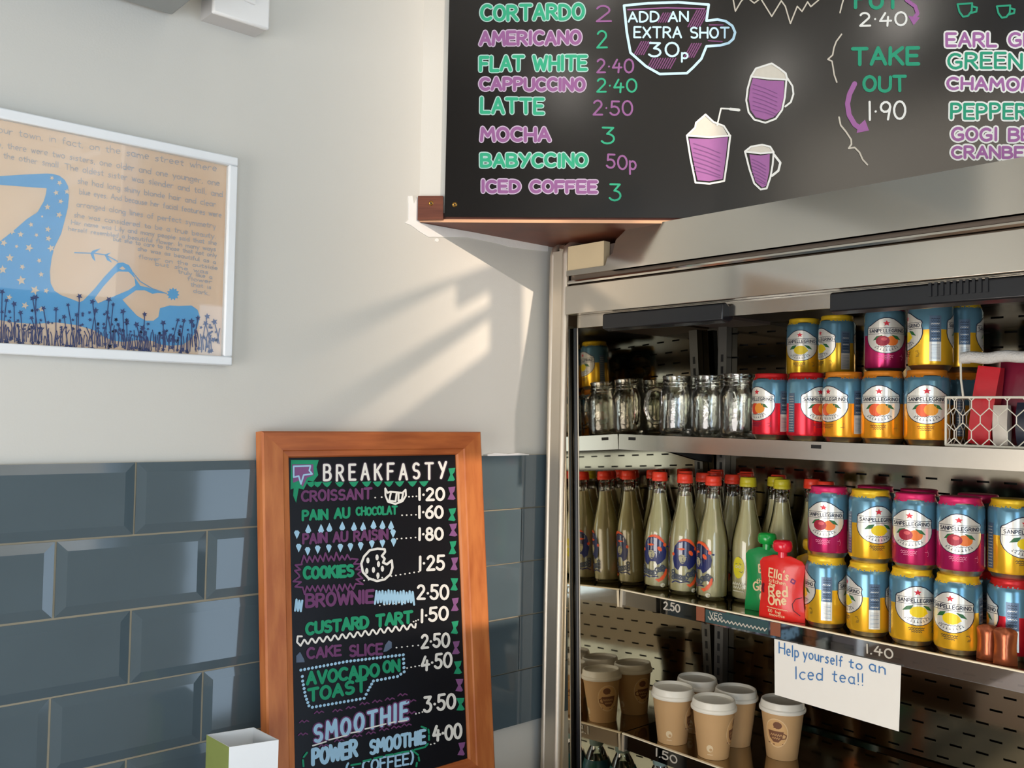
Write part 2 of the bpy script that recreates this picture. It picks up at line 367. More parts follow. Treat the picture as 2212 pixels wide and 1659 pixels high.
for shp in ([(300, 855), (560, 738), (1000, 592), (1130, 545), (1130, 560), (1057, 595), (1057, 630), (985, 668), (985, 612), (560, 832), (300, 965)],
            [(300, 1120), (610, 918), (1057, 658), (1057, 690), (700, 940), (300, 1230)],
            [(1057, 595), (1130, 560), (1130, 1000), (750, 1000), (822, 930), (1040, 770), (1057, 755), (1057, 690), (1057, 630)]):
    q = [to_gobo(*p) for p in shp]
    MB().prism(q, (0, -.002, 0), gobo_tint_m).build('gobo_strip', w1)  # tinted strips cut to cast the darker bands between the sun streaks
# ---- tiles
TW, TH, G_ = .2035, .1008, .0028
def tile_mesh():
    mb = MB(); w_, h_ = TW-G_, TH-G_; b, z = .013, .0026
    o = [(0, 0), (w_, 0), (w_, h_), (0, h_)]; i = [(b, b), (w_-b, b), (w_-b, h_-b), (b, h_-b)]
    vs = [(x, 0, y) for x, y in o]+[(x, -.006, y) for x, y in o]+[(x, -.006-z, y) for x, y in i]
    mb.add(vs, [(k, (k+1) % 4, 4+(k+1) % 4, 4+k) for k in range(4)]+[(4+k, 4+(k+1) % 4, 8+(k+1) % 4, 8+k) for k in range(4)]+[(8, 9, 10, 11)], tile_m)
    return mb.mesh('tile')
tmesh = tile_mesh()
def flat_tile_mesh(w_):
    h_ = TH-G_
    return MB().box((0, -.009, 0), (w_, 0, h_), tile_m).mesh('tile')
Zt = 1.5255
MB().box((-.6, D-.0078, Zt-5*TH+.001), (1.75, D, Zt-.0015), grout_m).build('grout', wl)
for r in range(5):
    x = .463-(0 if r % 2 == 0 else .099)-4*TW; z = Zt-(r+1)*TH+G_/2
    while x < 1.7:
        if x < .70:
            o = bpy.data.objects.new('tile', tmesh)
        else:
            key = 'flat'
            if 'flat' not in MATS: MATS['flat'] = flat_tile_mesh(TW-G_)
            o = bpy.data.objects.new('tile', MATS['flat'])
        C.objects.link(o); o.parent = wl
        o.location = (x+G_/2+.0005, D-.003, z+random.uniform(-.0003, .0003)); o.rotation_euler = (random.uniform(-.003, .003), 0, random.uniform(-.004, .004))
        x += TW
# ragged white filler along the tile top and below the boxed-in corner
def wallpoly(pts, name, y=D, lift=.0015, m=caulk_m, parent=wl):
    q = [onY(px, py, y) for px, py in pts]
    return MB().prism(q, (0, -lift, 0), m).build(name, parent)
def rag(top, bot): return top+bot[::-1]
wallpoly([(1044, 981), (1060, 978), (1090, 980), (1112, 978), (1134, 981), (1132, 986), (1110, 984), (1085, 988), (1060, 985), (1044, 984)], 'filler_line', lift=.012)
wallpoly([(881, 424), (890, 423), (893, 440), (900, 428), (904, 424), (904, 470), (907, 482), (930, 486), (1080, 512), (1183, 531), (1183, 543), (1140, 539), (1098, 533), (1075, 526), (1010, 513), (960, 512), (925, 512), (905, 500), (886, 486), (874, 482), (882, 474), (882, 440)], 'filler_smear')
wallpoly(blob(943, 519, 4, 4, 8), 'filler_drip')
# ---- boxed-in corner above the fridge
P0 = onY(905, 480, D); DB = Vector((.698, -.716, 0)).normalized(); NB = Vector((-.716, -.698, 0)).normalized()  # NB faces the room
tEnd = (2.05-P0.x)/DB.x; PE = P0+DB*tEnd
ZS = P0.z
bk = MB().prism([P0+Vector((0, 0, .016)), PE+Vector((0, 0, .016)), Vector((2.05, D, ZS+.016))], (0, 0, 3.6-ZS-.016), wall_m).build('trim_1'); struct(bk)
so_ = MB().prism([P0, PE, Vector((2.05, D, ZS))], (0, 0, .006), dwood_m).build('soffit_panel', bk)
MB().prism([P0+NB*.001, PE+NB*.001, PE, P0], (0, 0, .0055), ply_m).build('plywood_edge', bk)
MB().prism([P0+NB*.0005+Vector((0, 0, .006)), PE+NB*.0005+Vector((0, 0, .006)), PE+Vector((0, 0, .006)), P0+Vector((0, 0, .006))], (0, 0, .010), dwood_m).build('backing_strip', bk)
def onB(x, y, lift=0): return hit(x, y, P0+NB*(.008+lift), NB)
blk = [onB(903, 423), onB(957, 423), onB(957, 474), onB(902, 475)]
MB().prism(blk, -NB*.008, dwood_m).build('wood_block', bk)
def screw(px, py, parent, f, nrm=NB):
    p = f(px, py); ax = nrm; a = ax.cross(ZV).normalized(); b = ZV
    mb = MB(); n = 12
    for r0, r1, h0, h1, mm_ in ((.0045, .0032, 0, .0016, brass_m), (.0032, .0016, .0016, .0006, brass_m), (.0016, .0001, .0006, .0005, darkin_m)):
        ring = lambda r, h: [p+a*(r*math.cos(2*math.pi*i/n))+b*(r*math.sin(2*math.pi*i/n))+ax*h for i in range(n)]
        A, B = ring(r0, h0), ring(r1, h1)
        for i in range(n): mb.poly([A[i], A[(i+1) % n], B[(i+1) % n], B[i]], mm_)
    return mb.build('screw', parent)
screw(931, 439, bk, lambda x, y: onB(x, y, .0))
# ================================================================== big chalkboard menu
mbrd = empty('menu_board', onB(1500, 470), 'large black chalk-pen drinks menu board on the boxed-in corner above the fridge', 'menu board')
def local(parent, o):
    o.parent = parent; o.matrix_parent_inverse = Matrix.Translation(-parent.location); return o
b0 = onB(960, 468); bt = b0.copy(); 
bl = onB(960, 468); Ldir = DB
zb, ztp = bl.z, 2.62
bEnd = P0+DB*(tEnd-.02)+NB*.008
bp_ = MB().prism([bl, Vector((bEnd.x, bEnd.y, zb)), Vector((bEnd.x, bEnd.y, ztp)), Vector((bl.x, bl.y, ztp))], -NB*.008, chalk_m).build('board_panel'); local(mbrd, bp_)
sc2 = screw(982, 442, None, lambda x, y: onB(x, y, 0)); local(mbrd, sc2)
def writer(parent, f, zstep=.00028):
    def w_(s, x0, y0, x1, y1, h, col, wd, out=None, owd=0, jit=.03, gap=1.3, name='lettering', label=None, hend=None):
        L = math.hypot(x1-x0, y1-y0); st = text_strokes(s, h, gap, jit, L)
        if hend: st = [[(u, v*(1+(hend/h-1)*u/L)) for u, v in p] for p in st]
        st = rotated(st, x0, y0, x1, y1); mb = MB()
        if out: ribbon(mb, st, owd, lambda u, v: f(u, v, zstep), out, flip=-1)
        ribbon(mb, st, wd, lambda u, v: f(u, v, 2*zstep), col, flip=-1)
        o = mb.build(name); local(parent, o); 
        if label: o['label'] = label
        return o
    def poly(polys, name='chalk_drawing', label=None, split=False):
        if split:
            for it in polys: poly([it], name, label)
            return
        mb = MB()
        for it in polys:
            kind, pts, col = it[0], it[1], it[2]
            lv = it[3] if kind == 'p' and len(it) > 3 else (it[4] if len(it) > 4 else (1 if kind == 'p' else 3))
            if kind == 'p': mb.poly([f(x, y, zstep*lv) for x, y in pts], col)
            else: ribbon(mb, pts, it[3], lambda u, v: f(u, v, zstep*lv), col, flip=-1)
        o = mb.build(name); local(parent, o)
        if label: o['label'] = label
        return o
    return w_, poly
W, PL = writer(mbrd, onB)
rows = [('CORTARDO', 1040, 43, 1260, 40, 30, 'g'), ('AMERICANO', 1038, 96, 1253, 94, 26, 'p'), ('FLAT WHITE', 1038, 152, 1266, 150, 29, 'g'), ('CAPPUCCINO', 1038, 193, 1262, 195, 24, 'p'),
        ('LATTE', 1040, 243, 1173, 244, 30, 'g'), ('MOCHA', 1040, 304, 1187, 304, 26, 'p'), ('BABYCCINO', 1040, 359, 1267, 359, 26, 'g'), ('ICED COFFEE', 1042, 414, 1288, 415, 23, 'p')]
for s, x0, y0, x1, y1, h, c in rows:
    W(s, x0, y0, x1, y1, h, P_G if c == 'g' else P_P, 6.8, P_PB if c == 'g' else P_PL, 11.5, label='%s outlined lettering reading %s' % ('green' if c == 'g' else 'purple', s))
for s, x0, y0, x1, y1, h, c in [('2', 1289, 46, 1320, 46, 34, P_P), ('2', 1290, 102, 1311, 102, 36, P_G), ('2:40', 1290, 156, 1368, 157, 28, P_P), ('2:40', 1290, 198, 1375, 199, 28, P_G),
        ('2:50', 1282, 247, 1366, 249, 30, P_P), ('3', 1301, 311, 1328, 311, 35, P_G), ('50p', 1311, 363, 1374, 366, 29, P_P), ('3', 1318, 432, 1342, 432, 36, P_G)]:
    W(s, x0, y0, x1, y1, h, c, 4.2, name='price')
# cup outline with ADD AN EXTRA SHOT 30p
cup = [(1348, 12), (1400, 7), (1465, 5), (1531, 10), (1526, 45), (1550, 42), (1568, 46), (1582, 56), (1588, 70), (1584, 84), (1574, 93), (1556, 98), (1526, 100), (1515, 127), (1498, 145), (1484, 158), (1425, 160), (1395, 143), (1362, 114), (1354, 70), (1348, 12)]
hat = []
for (xa, ya, xb, yb, n) in ((1425, 58, 1525, 20, 0),):
    pass
def hatch(x0, x1, y0, y1, st, ln, sl=.55):
    r = []; x = x0
    while x < x1: r.append([(x, y1), (x+ln*sl, y1-ln)]); x += st
    return r
PL([('r', [cup], P_B, 5.5, 4), ('r', [[(1356, 21), (1440, 17), (1522, 19)]], P_P, 3, 2),
    ('r', hatch(1422, 1446, 0, 48, 5, 20)+hatch(1486, 1512, 0, 58, 5, 36)+hatch(1370, 1392, 0, 118, 5, 28)+hatch(1398, 1450, 0, 148, 5.5, 22)+hatch(1478, 1500, 0, 124, 5, 30)+[[(1532, 54), (1562, 54)], [(1530, 88), (1560, 90)]], P_DP, 2.6, 1)],
   label='pale blue cup outline with purple hatching')
W('ADD AN', 1358, 47, 1486, 46, 21, P_B, 4); W('EXTRA SHOT', 1370, 81, 1574, 82, 22, P_B, 4); W('30', 1403, 122, 1466, 122, 30, P_B, 4.5); W('p', 1473, 126, 1486, 126, 20, P_B, 4)
z3 = lambda L_: [(1450+x*.3445, y*.3445) for x, y in L_]
PL([('r', [z3([(385, -20), (402, 70), (440, 5), (470, -20), (520, 20), (560, -10), (630, 103), (690, 5), (715, 40), (747, 148), (790, 40), (820, 72), (855, 12), (875, 42), (930, -5)])], P_FW, 3)], label='white zigzag scribble')
def drink(outline, fill, cream, extra, label):
    PL([('p', z3(cream), P_CR, 1), ('p', z3(fill), P_PK, 1.4), ('r', [z3(outline)], P_W, 4, 4)] + [('r', [z3(e)], P_W, wd, 4) for e, wd in extra], label=label)
    x0 = min(p[0] for p in fill); x1 = max(p[0] for p in fill); y0 = min(p[1] for p in fill); y1 = max(p[1] for p in fill)
    hs = []
    for i in range(7):
        t = .15+.1*i; a = (x0+(x1-x0)*.12, y0+(y1-y0)*t); b = (x0+(x1-x0)*.8, y0+(y1-y0)*min(.92, t+.22)); hs.append(z3([a, ((a[0]+b[0])/2, (a[1]+b[1])/2-4), b]))
    PL([('r', hs, P_P, 1.6, 3.2)], 'chalk_hatching')
drink([(500, 480), (478, 560), (470, 630), (485, 705), (520, 750), (590, 770), (655, 745), (695, 690), (712, 610), (722, 500), (600, 492), (500, 480), (530, 430), (585, 412), (630, 398), (680, 430), (718, 460), (728, 500)],
      [(512, 490), (600, 505), (708, 508), (705, 610), (685, 690), (640, 735), (590, 752), (530, 735), (498, 690), (486, 620), (495, 550)],
      [(505, 478), (532, 430), (585, 412), (630, 398), (680, 430), (718, 460), (724, 498), (600, 492)],
      [([(728, 490), (760, 540), (766, 590), (750, 640), (715, 668)], 4)], 'purple hot chocolate mug with cream')
drink([(98, 850), (120, 990), (152, 1145), (240, 1152), (332, 1135), (352, 1000), (370, 850), (240, 860), (98, 850), (150, 800), (155, 770), (215, 718), (265, 765), (330, 790), (368, 850)],
      [(112, 868), (240, 872), (356, 858), (340, 1000), (322, 1122), (240, 1136), (165, 1130), (135, 990)],
      [(110, 848), (152, 800), (160, 770), (215, 722), (262, 768), (325, 795), (352, 845), (240, 856)],
      [([(288, 785), (312, 680), (370, 682)], 3.4), ([(370, 684), (425, 690)], 6)], 'tall purple iced drink with cream and straw')
drink([(462, 950), (490, 1060), (520, 1150), (560, 1188), (598, 1182), (622, 1110), (636, 1030), (642, 955), (560, 962), (462, 950), (500, 920), (570, 908), (620, 920), (642, 955)],
      [(490, 968), (560, 975), (618, 966), (615, 1070), (595, 1165), (570, 1176), (530, 1140), (505, 1060)],
      [(475, 948), (505, 925), (570, 914), (615, 926), (634, 952), (560, 958)],
      [([(645, 970), (684, 1020), (672, 1070), (632, 1102)], 5)], 'small purple mug')
W('PUT', 1848, 17, 1942, 17, 42, P_G, 7.5, name='lettering'); W('2:40', 1858, 55, 1958, 55, 28, P_W, 4.4, name='price')
PL([('r', [z3([(1475, 0), (1530, 40), (1545, 85), (1525, 110)])], P_PK, 8), ('p', z3([(1485, 100), (1560, 110), (1520, 158)]), P_PK, 2)], label='purple arrow')
PL([('r', [z3([(1085, -20), (1070, 30), (1058, 80)])], P_FW, 3), ('r', [z3([(1068, 215), (1035, 260), (1020, 300), (1012, 345), (982, 372), (1008, 384), (1016, 430), (1022, 470), (1038, 515)])], P_FW, 3.2),
    ('r', [z3([(1052, 735), (1062, 785), (1095, 825), (1128, 875), (1130, 905), (1112, 930), (1150, 925), (1180, 955), (1200, 1000), (1230, 1033)])], P_FW, 3.6)], label='white curly brace', split=True)
W('TAKE', 1842, 139, 1984, 137, 34, P_G, 8); W('OUT', 1866, 197, 1956, 196, 31, P_G, 7); W('1:90', 1877, 260, 1956, 255, 38, P_W, 4.8, name='price')
PL([('r', [z3([(1150, 525), (1118, 590), (1105, 650), (1115, 720), (1150, 780), (1178, 800)])], P_PK, 11), ('p', z3([(1215, 750), (1240, 818), (1162, 834), (1172, 790)]), P_PK, 2)], label='purple curved arrow')
for cx_, cy_, s_ in ((1845, 65, 1), (2087, 75, .92)):
    c_ = lambda L_: z3([(cx_+u*s_, cy_+v*s_) for u, v in L_])
    PL([('r', [c_([(-50, -38), (42, -45), (38, 5), (15, 35), (-15, 40), (-38, 10), (-50, -38)]), c_([(42, -25), (72, -18), (68, 8), (30, 18)])], P_G, 4.2)], label='small green cup drawing')
for s, x0, y0, x1, y1, h, c in [('EARL GREY', 2045, 99, 2292, 99, 27, 'p'), ('GREEN SENCHA'[:7], 2049, 147, 2262, 147, 31, 'g'), ('CHAMOMILE', 2047, 192, 2300, 196, 24, 'p'),
        ('PEPPERMINT', 2055, 256, 2330, 256, 31, 'g'), ('GOGI BERRY', 2057, 303, 2310, 303, 25, 'p'), ('CRANBERRY', 2057, 340, 2290, 342, 23, 'p')]:
    W(s, x0, y0, x1, y1, h, P_G if c == 'g' else P_PK, 6.2, P_W, 13.5)
# ================================================================== breakfast board
KB = .10; NK = Vector((0, -1, KB)).normalized(); BP = Vector((0, 1.274, 1.568))
def onK(x, y, lift=0): return hit(x, y, BP+NK*lift, NK)
X0, X1 = .639, 1.0625; ZT, ZBt = 1.568, .967
def kp(x, s, lift=0):   # s = distance down the slope from the top edge
    dn = Vector((0, -KB, -1)).normalized(); return Vector((x, BP.y, ZT))+dn*s+NK*lift
Hs = (ZT-ZBt)*math.sqrt(1+KB*KB); FW = .046; FWT = .040
brk = empty('breakfast_board', kp((X0+X1)/2, Hs, -.01), 'orange pine framed chalkboard headed BREAKFASTY leaning on the tiles', 'menu board')
def rail(pts, m, nm):   # mitred rail with a stepped inner lip: outer a,b inner c,d
    (a, b, c, d) = pts; mb = MB()
    L = lambda p, q, t: (p[0]+(q[0]-p[0])*t, p[1]+(q[1]-p[1])*t)
    prof = [(0, -.018), (0, .0), (.06, .0022), (.72, .0022), (.76, .0005), (.95, -.0005), (1, -.004), (1, -.012)]
    A = [kp(*L(a, d, t), lift=h) for t, h in prof]; B = [kp(*L(b, c, t), lift=h) for t, h in prof]
    for i in range(len(prof)-1): mb.poly([A[i], B[i], B[i+1], A[i+1]], m)
    mb.poly([A[0], A[-1], B[-1], B[0]], m); mb.poly(A, m); mb.poly(B[::-1], m)
    o = mb.build(nm); local(brk, o)
xi0, xi1, si0, si1 = X0+FW, X1-.055, FWT, Hs-.052
rail([(X0, 0), (X1, 0), (xi1, si0), (xi0, si0)], pineh_m, 'frame_rail')
rail([(X1, Hs), (X0, Hs), (xi0, si1), (xi1, si1)], pineh_m, 'frame_rail')
rail([(X0, Hs), (X0, 0), (xi0, si0), (xi0, si1)], pine_m, 'frame_rail')
rail([(X1, 0), (X1, Hs), (xi1, si1), (xi1, si0)], pine_m, 'frame_rail')
local(brk, MB().prism([kp(X0+.03, .03, -.006), kp(X1-.03, .03, -.006), kp(X1-.03, Hs-.03, -.006), kp(X0+.03, Hs-.03, -.006)], -NK*.005, chalk2_m).build('board_panel'))
def onK2(x, y, lift=0): return onK(x, y, -.006+lift)
W, PL = writer(brk, onK2, .00035)
z7 = lambda L_: [(550+x*.2411, 920+y*.2411) for x, y in L_]
z8 = lambda L_: [(550+x*.2486, 1300+y*.2486) for x, y in L_]
W('BREAKFASTY', 700, 1038, 963, 1033, 33, P_W, 5.2, mat('pen_shadow', (58, 48, 64), .7), 9, gap=3.6)
for i, (x, y) in enumerate([(975.6, 1025), (975.6, 1066), (977, 1112), (979, 1145), (978, 1183), (981.6, 1218), (981.6, 1262), (983, 1306), (982.6, 1356), (985, 1399), (989, 1442), (992.6, 1480), (995, 1521), (997, 1618)]):
    j = lambda: random.uniform(-1.3, 1.3)
    PL([('p', [(x-8+j(), y-13), (x+8, y-14+j()), (x+6, y-5), (x+2, y), (x+8+j(), y+11), (x+4, y+14), (x-9, y+13+j()), (x-3, y+1)], P_P if i in (1, 3, 5, 7, 9, 11, 13) else P_BG)], 'bow_mark')
for x in (508, 565, 650, 765, 890, 1005, 1103, 1205, 1300, 1415, 1518):
    y = 530-x*.006
    PL([('p', z7([(x-45, y-22), (x+42, y-28), (x+20, y+8), (x, y+24), (x-22, y+10)]), P_BG)], 'green_mark')
PL([('p', z7([(325, 305), (575, 305), (555, 370), (570, 440), (525, 500), (480, 490), (440, 570), (395, 560), (372, 690), (345, 625), (350, 560), (322, 570)]), P_BG, 1),
    ('p', z7([(335, 345), (525, 345), (530, 440), (470, 465), (430, 545), (395, 490), (345, 510)]), P_P, 2),
    ('r', [z7([(350, 362), (500, 358), (490, 400), (515, 430), (440, 440), (415, 520), (395, 450), (350, 460), (350, 362)])], P_BL, 3.5, 3.5)], label='green and purple badge doodle')
W('CROISSANT', 652, 1083, 802, 1076, 21, P_DP, 5.2); W('1:20', 905, 1080, 959, 1080, 25, P_W, 5.5, name='price')
W('PAIN AU', 654, 1124, 754, 1117, 20, P_BG, 5.5); W('CHOCOLAT', 770, 1113, 857, 1110, 16, P_BG, 4.4); W('1:60', 905, 1118, 956, 1118, 25, P_W, 5.5, name='price')
W('PAIN AU RAISIN', 655, 1174, 837, 1164, 20, P_DP, 5.2); W('1:80', 905, 1166, 956, 1166, 25, P_W, 5.5, name='price')
W('COOKIES', 657, 1250, 762, 1244, 23, P_BG, 7); W('1:25', 906, 1232, 959, 1230, 30, P_W, 5.5, name='price')
W('BROWNIE', 662, 1311, 806, 1300, 26, P_DP, 6.5); W('2:50', 902, 1294, 968, 1295, 29, P_W, 5.5, name='price')
W('CUSTARD TART', 662, 1370, 889, 1344, 23, P_BG, 7); W('1:50', 910, 1344, 967, 1338, 27, P_W, 5.5, name='price')
W('CAKE', 664, 1422, 736, 1415, 21, P_DP, 5.5); W('SLICE', 756, 1417, 825, 1412, 22, P_DP, 5.5); W('2:50', 911, 1400, 970, 1396, 28, P_W, 5.5, name='price')
W('AVOCADO', 664, 1478, 818, 1460, 25, P_BG, 7); W('ON', 829, 1453, 862, 1449, 23, P_BG, 6.5); W('TOAST', 667, 1515, 790, 1492, 25, P_BG, 7); W('4:50', 911, 1448, 975, 1440, 30, P_W, 5.5, name='price')
W('SMOOTHIE', 680, 1603, 880, 1553, 34, P_BL, 7.5, P_DP, 13, hend=36, gap=2.6); W('3:50', 917, 1539, 983, 1528, 31, P_W, 6, name='price')
W('POWER', 676, 1652, 770, 1632, 32, P_BL, 8.5); W('SMOOTHIE', 800, 1628, 918, 1604, 27, P_BL, 7); W('4:00', 936, 1600, 996, 1594, 30, P_W, 6, name='price')
W('(+ COFFEE)', 748, 1676, 892, 1648, 24, P_BL, 4.5)
def dots(a, b, n, wd=3.2, col=P_W): return ('r', [[(a[0]+(b[0]-a[0])*i/(n-1), a[1]+(b[1]-a[1])*i/(n-1)), (a[0]+(b[0]-a[0])*i/(n-1)+.8, a[1]+(b[1]-a[1])*i/(n-1))] for i in range(n)], col, wd)
PL([dots((810, 1075), (824, 1074), 2), dots((883, 1073), (899, 1072), 3), dots((868, 1113), (898, 1112), 4), dots((857, 1164), (897, 1161), 5), dots((786, 1254), (904, 1235), 13),
    dots((820, 1308), (892, 1298), 8, 2.6), dots((893, 1343), (903, 1339), 3), dots((856, 1399), (903, 1394), 5), dots((879, 1443), (905, 1438), 4), dots((898, 1542), (912, 1538), 3), dots((930, 1608), (938, 1606), 2)], 'dotted_leader')
PL([('r', [z7([(1170, 560), (1172, 625), (1195, 680), (1260, 700), (1325, 675), (1355, 625), (1352, 572), (1325, 600), (1215, 590), (1190, 600), (1170, 560)]), z7([(1222, 592), (1205, 670), (1262, 678), (1272, 606)]), z7([(1290, 606), (1288, 672), (1318, 662), (1330, 605)])], P_W, 4)], label='white croissant drawing')
drop = lambda x, y, s=1, up=1: ('p', z7([(x, y-40*up*s), (x+18*s, y-5*up*s), (x+27*s, y+22*up*s), (x+12*s, y+40*up*s), (x-14*s, y+40*up*s), (x-27*s, y+20*up*s), (x-14*s, y-8*up*s)]), P_BL)
PL([drop(x, y) for x, y in [(480, 920), (595, 918), (670, 908), (785, 895), (890, 900), (972, 900), (1065, 882), (1145, 885), (1222, 888)]] +
   [drop(x, y, .95, -1) for x, y in [(395, 1095), (475, 1125), (565, 1110), (665, 1100), (768, 1095), (858, 1088), (950, 1080), (1050, 1062), (1145, 1055), (1245, 1045), (378, 975), (1240, 965)]], 'raindrop_marks', 'pale blue raindrop marks')
def spiky(pts, n_in, amp):
    out = []; n = len(pts)
    for i in range(n):
        (x0, y0), (x1, y1) = pts[i], pts[(i+1) % n]; L = math.hypot(x1-x0, y1-y0); k = max(2, int(L/n_in)); nx, ny = (y1-y0)/L, -(x1-x0)/L
        for j in range(k):
            t = j/k; a = amp*random.uniform(.5, 1.2) if j % 2 else -amp*.2; out.append((x0+(x1-x0)*t+nx*a, y0+(y1-y0)*t+ny*a))
    return out+[out[0]]
PL([('r', [z7(spiky([(420, 1215), (880, 1185), (935, 1330), (905, 1425), (420, 1450), (385, 1330)], 24, 55))], P_DP, 3.6)], label='purple spiky outline')
ck = [(1165, 1105), (1100, 1100), (1030, 1115), (980, 1170), (955, 1235), (970, 1310), (1020, 1365), (1095, 1390), (1165, 1375), (1215, 1330), (1235, 1270), (1228, 1205), (1185, 1240), (1150, 1225), (1165, 1190), (1140, 1165), (1168, 1130), (1165, 1105)]
PL([('r', [z7(ck)], P_W, 5)]+[('p', z7(blob(x, y, 15, 28, 8)), P_W, 2) for x, y in [(1015, 1205), (1097, 1178), (1110, 1238), (1005, 1300), (1065, 1290), (1145, 1280), (1105, 1340)]], label='white bitten cookie drawing')
zz = [(1078+i*13.5, (1480 if i % 2 else 1590)+random.uniform(-14, 14)) for i in range(27)]; zl = [(362+i*13, (1565 if i % 2 else 1655)+random.uniform(-12, 12)) for i in range(6)]
PL([('r', [z7(zz)], P_BL, 4.5), ('r', [z7(zl)], P_BL, 4.5)], label='pale blue zigzag scribble', split=True)
wv = [(365, 330), (385, 295), (405, 300)]; 
wv2 = [(370, 300)]+[(370, 350), (400, 382)]+[(430+i*9.2, 350-21*math.cos(i*math.pi/3.6) - (i*9.2)*.145) for i in range(104)]+[(1395, 225), (1400, 190)]
PL([('r', [z8([(410, 300), (375, 300), (368, 350), (400, 382)]+wv2[3:])], P_W, 4)], label='wavy white underline')
PL([('p', z8([(395, 435), (430, 500), (435, 525), (362, 528), (362, 470)]), P_GB), ('p', z8([(1165, 335), (1192, 350), (1192, 400), (1150, 430), (1118, 435), (1135, 375)]), P_GB)], label='grey blue drop mark', split=True)
def along(pts, step):
    out = []
    for (x0, y0), (x1, y1) in zip(pts[:-1], pts[1:]):
        L = math.hypot(x1-x0, y1-y0); k = max(1, int(round(L/step)))
        out += [(x0+(x1-x0)*i/k, y0+(y1-y0)*i/k) for i in range(k)]
    return out
PL([('r', [[p, (p[0]+.8, p[1]-.8)] for p in z8(along([(400, 595), (800, 520), (1290, 462), (1298, 610), (1240, 650), (1030, 690), (985, 770), (950, 840), (500, 918), (470, 905), (440, 820), (415, 690), (410, 610)], 34))], P_BL, 6)], label='pale blue dotted outline')
PL([('r', [z8([(505, 1250), (620, 1215)]), z8([(645, 1200), (800, 1160)]), z8([(835, 1140), (910, 1125)]), z8([(960, 1105), (1140, 1060)]), z8([(1170, 1055), (1220, 1042)]), z8([(1250, 1042), (1320, 1030)])], P_W, 3)], label='white underline')
sq = []
for x, y in [(430, 1040), (560, 960), (720, 945), (835, 920), (955, 885), (1065, 865), (1175, 845), (1285, 808), (1360, 860), (1365, 965), (420, 1150), (600, 1250), (735, 1205), (890, 1165), (1010, 1140), (1125, 1110), (1230, 1090), (1320, 1070)]:
    sq.append(z8([(x-40, y+10), (x-18, y-10), (x, y+8), (x+20, y-10), (x+40, y)]))
PL([('r', sq, P_DP, 2.6)], 'squiggle_marks', 'faint purple squiggles')
dash = z8(along([(425, 1460), (425, 1370), (460, 1310)], 45)); 
dd = [[(455, 1310), (425, 1350)], [(420, 1375), (425, 1430)], [(840, 1420), (920, 1405)], [(945, 1385), (1010, 1370)], [(1040, 1360), (1110, 1345)], [(1140, 1335), (1200, 1325)], [(1215, 1325), (1290, 1305)], [(1300, 1305), (1340, 1300)], [(1370, 1290), (1420, 1330)], [(1425, 1350), (1430, 1380)], [(1410, 1400), (1405, 1430)],
      [(1390, 1285), (1470, 1265)], [(1480, 1262), (1505, 1235)], [(1515, 1200), (1515, 1160)], [(1515, 1140), (1510, 1110)], [(1490, 1100), (1450, 1085)]]
PL([('r', [z8(d) for d in dd], P_BG, 4)], label='green dashed outline')
# ================================================================== picture
pic = empty('framed_picture', (.38, D, 1.66), 'white framed print of a blue lying figure with handwritten story on the left wall', 'picture')
px0, px1, pz0, pz1 = .178, .5935, 1.663, 1.970
def frail(a, b, name='frame_rail'):
    mb = MB(); mb.box(a, b, wfr_m); o = mb.build(name, bevel=.002); local(pic, o)
fw = .0135
frail((px0, D-.020, pz1-fw), (px1, D-.001, pz1)); frail((px0, D-.020, pz0), (px1, D-.001, pz0+fw))
frail((px0, D-.020, pz0+fw), (px0+fw, D-.001, pz1-fw)); frail((px1-fw, D-.020, pz0+fw), (px1, D-.001, pz1-fw))
YP = D-.010
art_m = mat('peach_paper', (222, 190, 162), .7, var=.05, scale=5, rgb2=(230, 204, 180))
local(pic, MB().box((px0+.005, YP, pz0+.005), (px1-.005, YP+.004, pz1-.005), art_m).build('print_paper'))
blue_m = mat('ink_blue', (92, 164, 214), .6, var=.05); navy_m = mat('ink_navy', (44, 60, 112), .6, var=.1); hand_m = mat('ink_grey_blue', (168, 172, 182), .6)
cream_m = mat('paper_star', (222, 200, 178), .7)
onP = lambda x, y, l=0: onY(x, y, YP-l)
W, PL = writer(pic, onP, .0003)
zp = lambda L_: [(x*.2351, 480+y*.2351) for x, y in L_]     # crop (0,480)-(520,800)
zq = lambda L_: [(x*.1627, 230+y*.1627) for x, y in L_]     # crop (0,230)-(260,500)
fig = zq([(-700, 985), (0, 925), (300, 905), (620, 890), (700, 895), (790, 920), (860, 975), (905, 1060), (915, 1200), (900, 1350), (850, 1550), (820, 1659)]) + \
      zp([(560, 110), (500, 230), (475, 330), (458, 450), (465, 560), (500, 630), (560, 670), (640, 700), (730, 735), (765, 720), (870, 610), (960, 500), (1080, 375), (1130, 370), (1185, 395), (1212, 440), (1245, 520), (1290, 585), (1360, 600), (1440, 630), (1520, 655), (1450, 650), (1400, 658), (1330, 625), (1250, 625), (1125, 712), (1180, 775), (1260, 860), (1340, 905), (1410, 905), (1455, 870), (1470, 790), (1560, 765), (1640, 770), (1760, 765), (1815, 805), (1838, 870), (1810, 980), (1760, 1070), (1680, 1125), (1560, 1135), (1460, 1120), (1400, 1090), (1250, 1085), (1130, 1100), (1030, 1085), (950, 1050), (860, 990), (700, 945), (520, 920), (300, 935), (130, 920), (0, 900), (-700, 900), (-700, 300), (-100, 180)]) + \
      zq([(0, 1790), (190, 1640), (350, 1500), (500, 1400), (580, 1260), (610, 1160), (620, 1085), (450, 1075), (0, 1040), (-1000, 1010)])
import mathutils
def tess(pts): 
    return mathutils.geometry.tessellate_polygon([[Vector((x, y, 0)) for x, y in pts]])
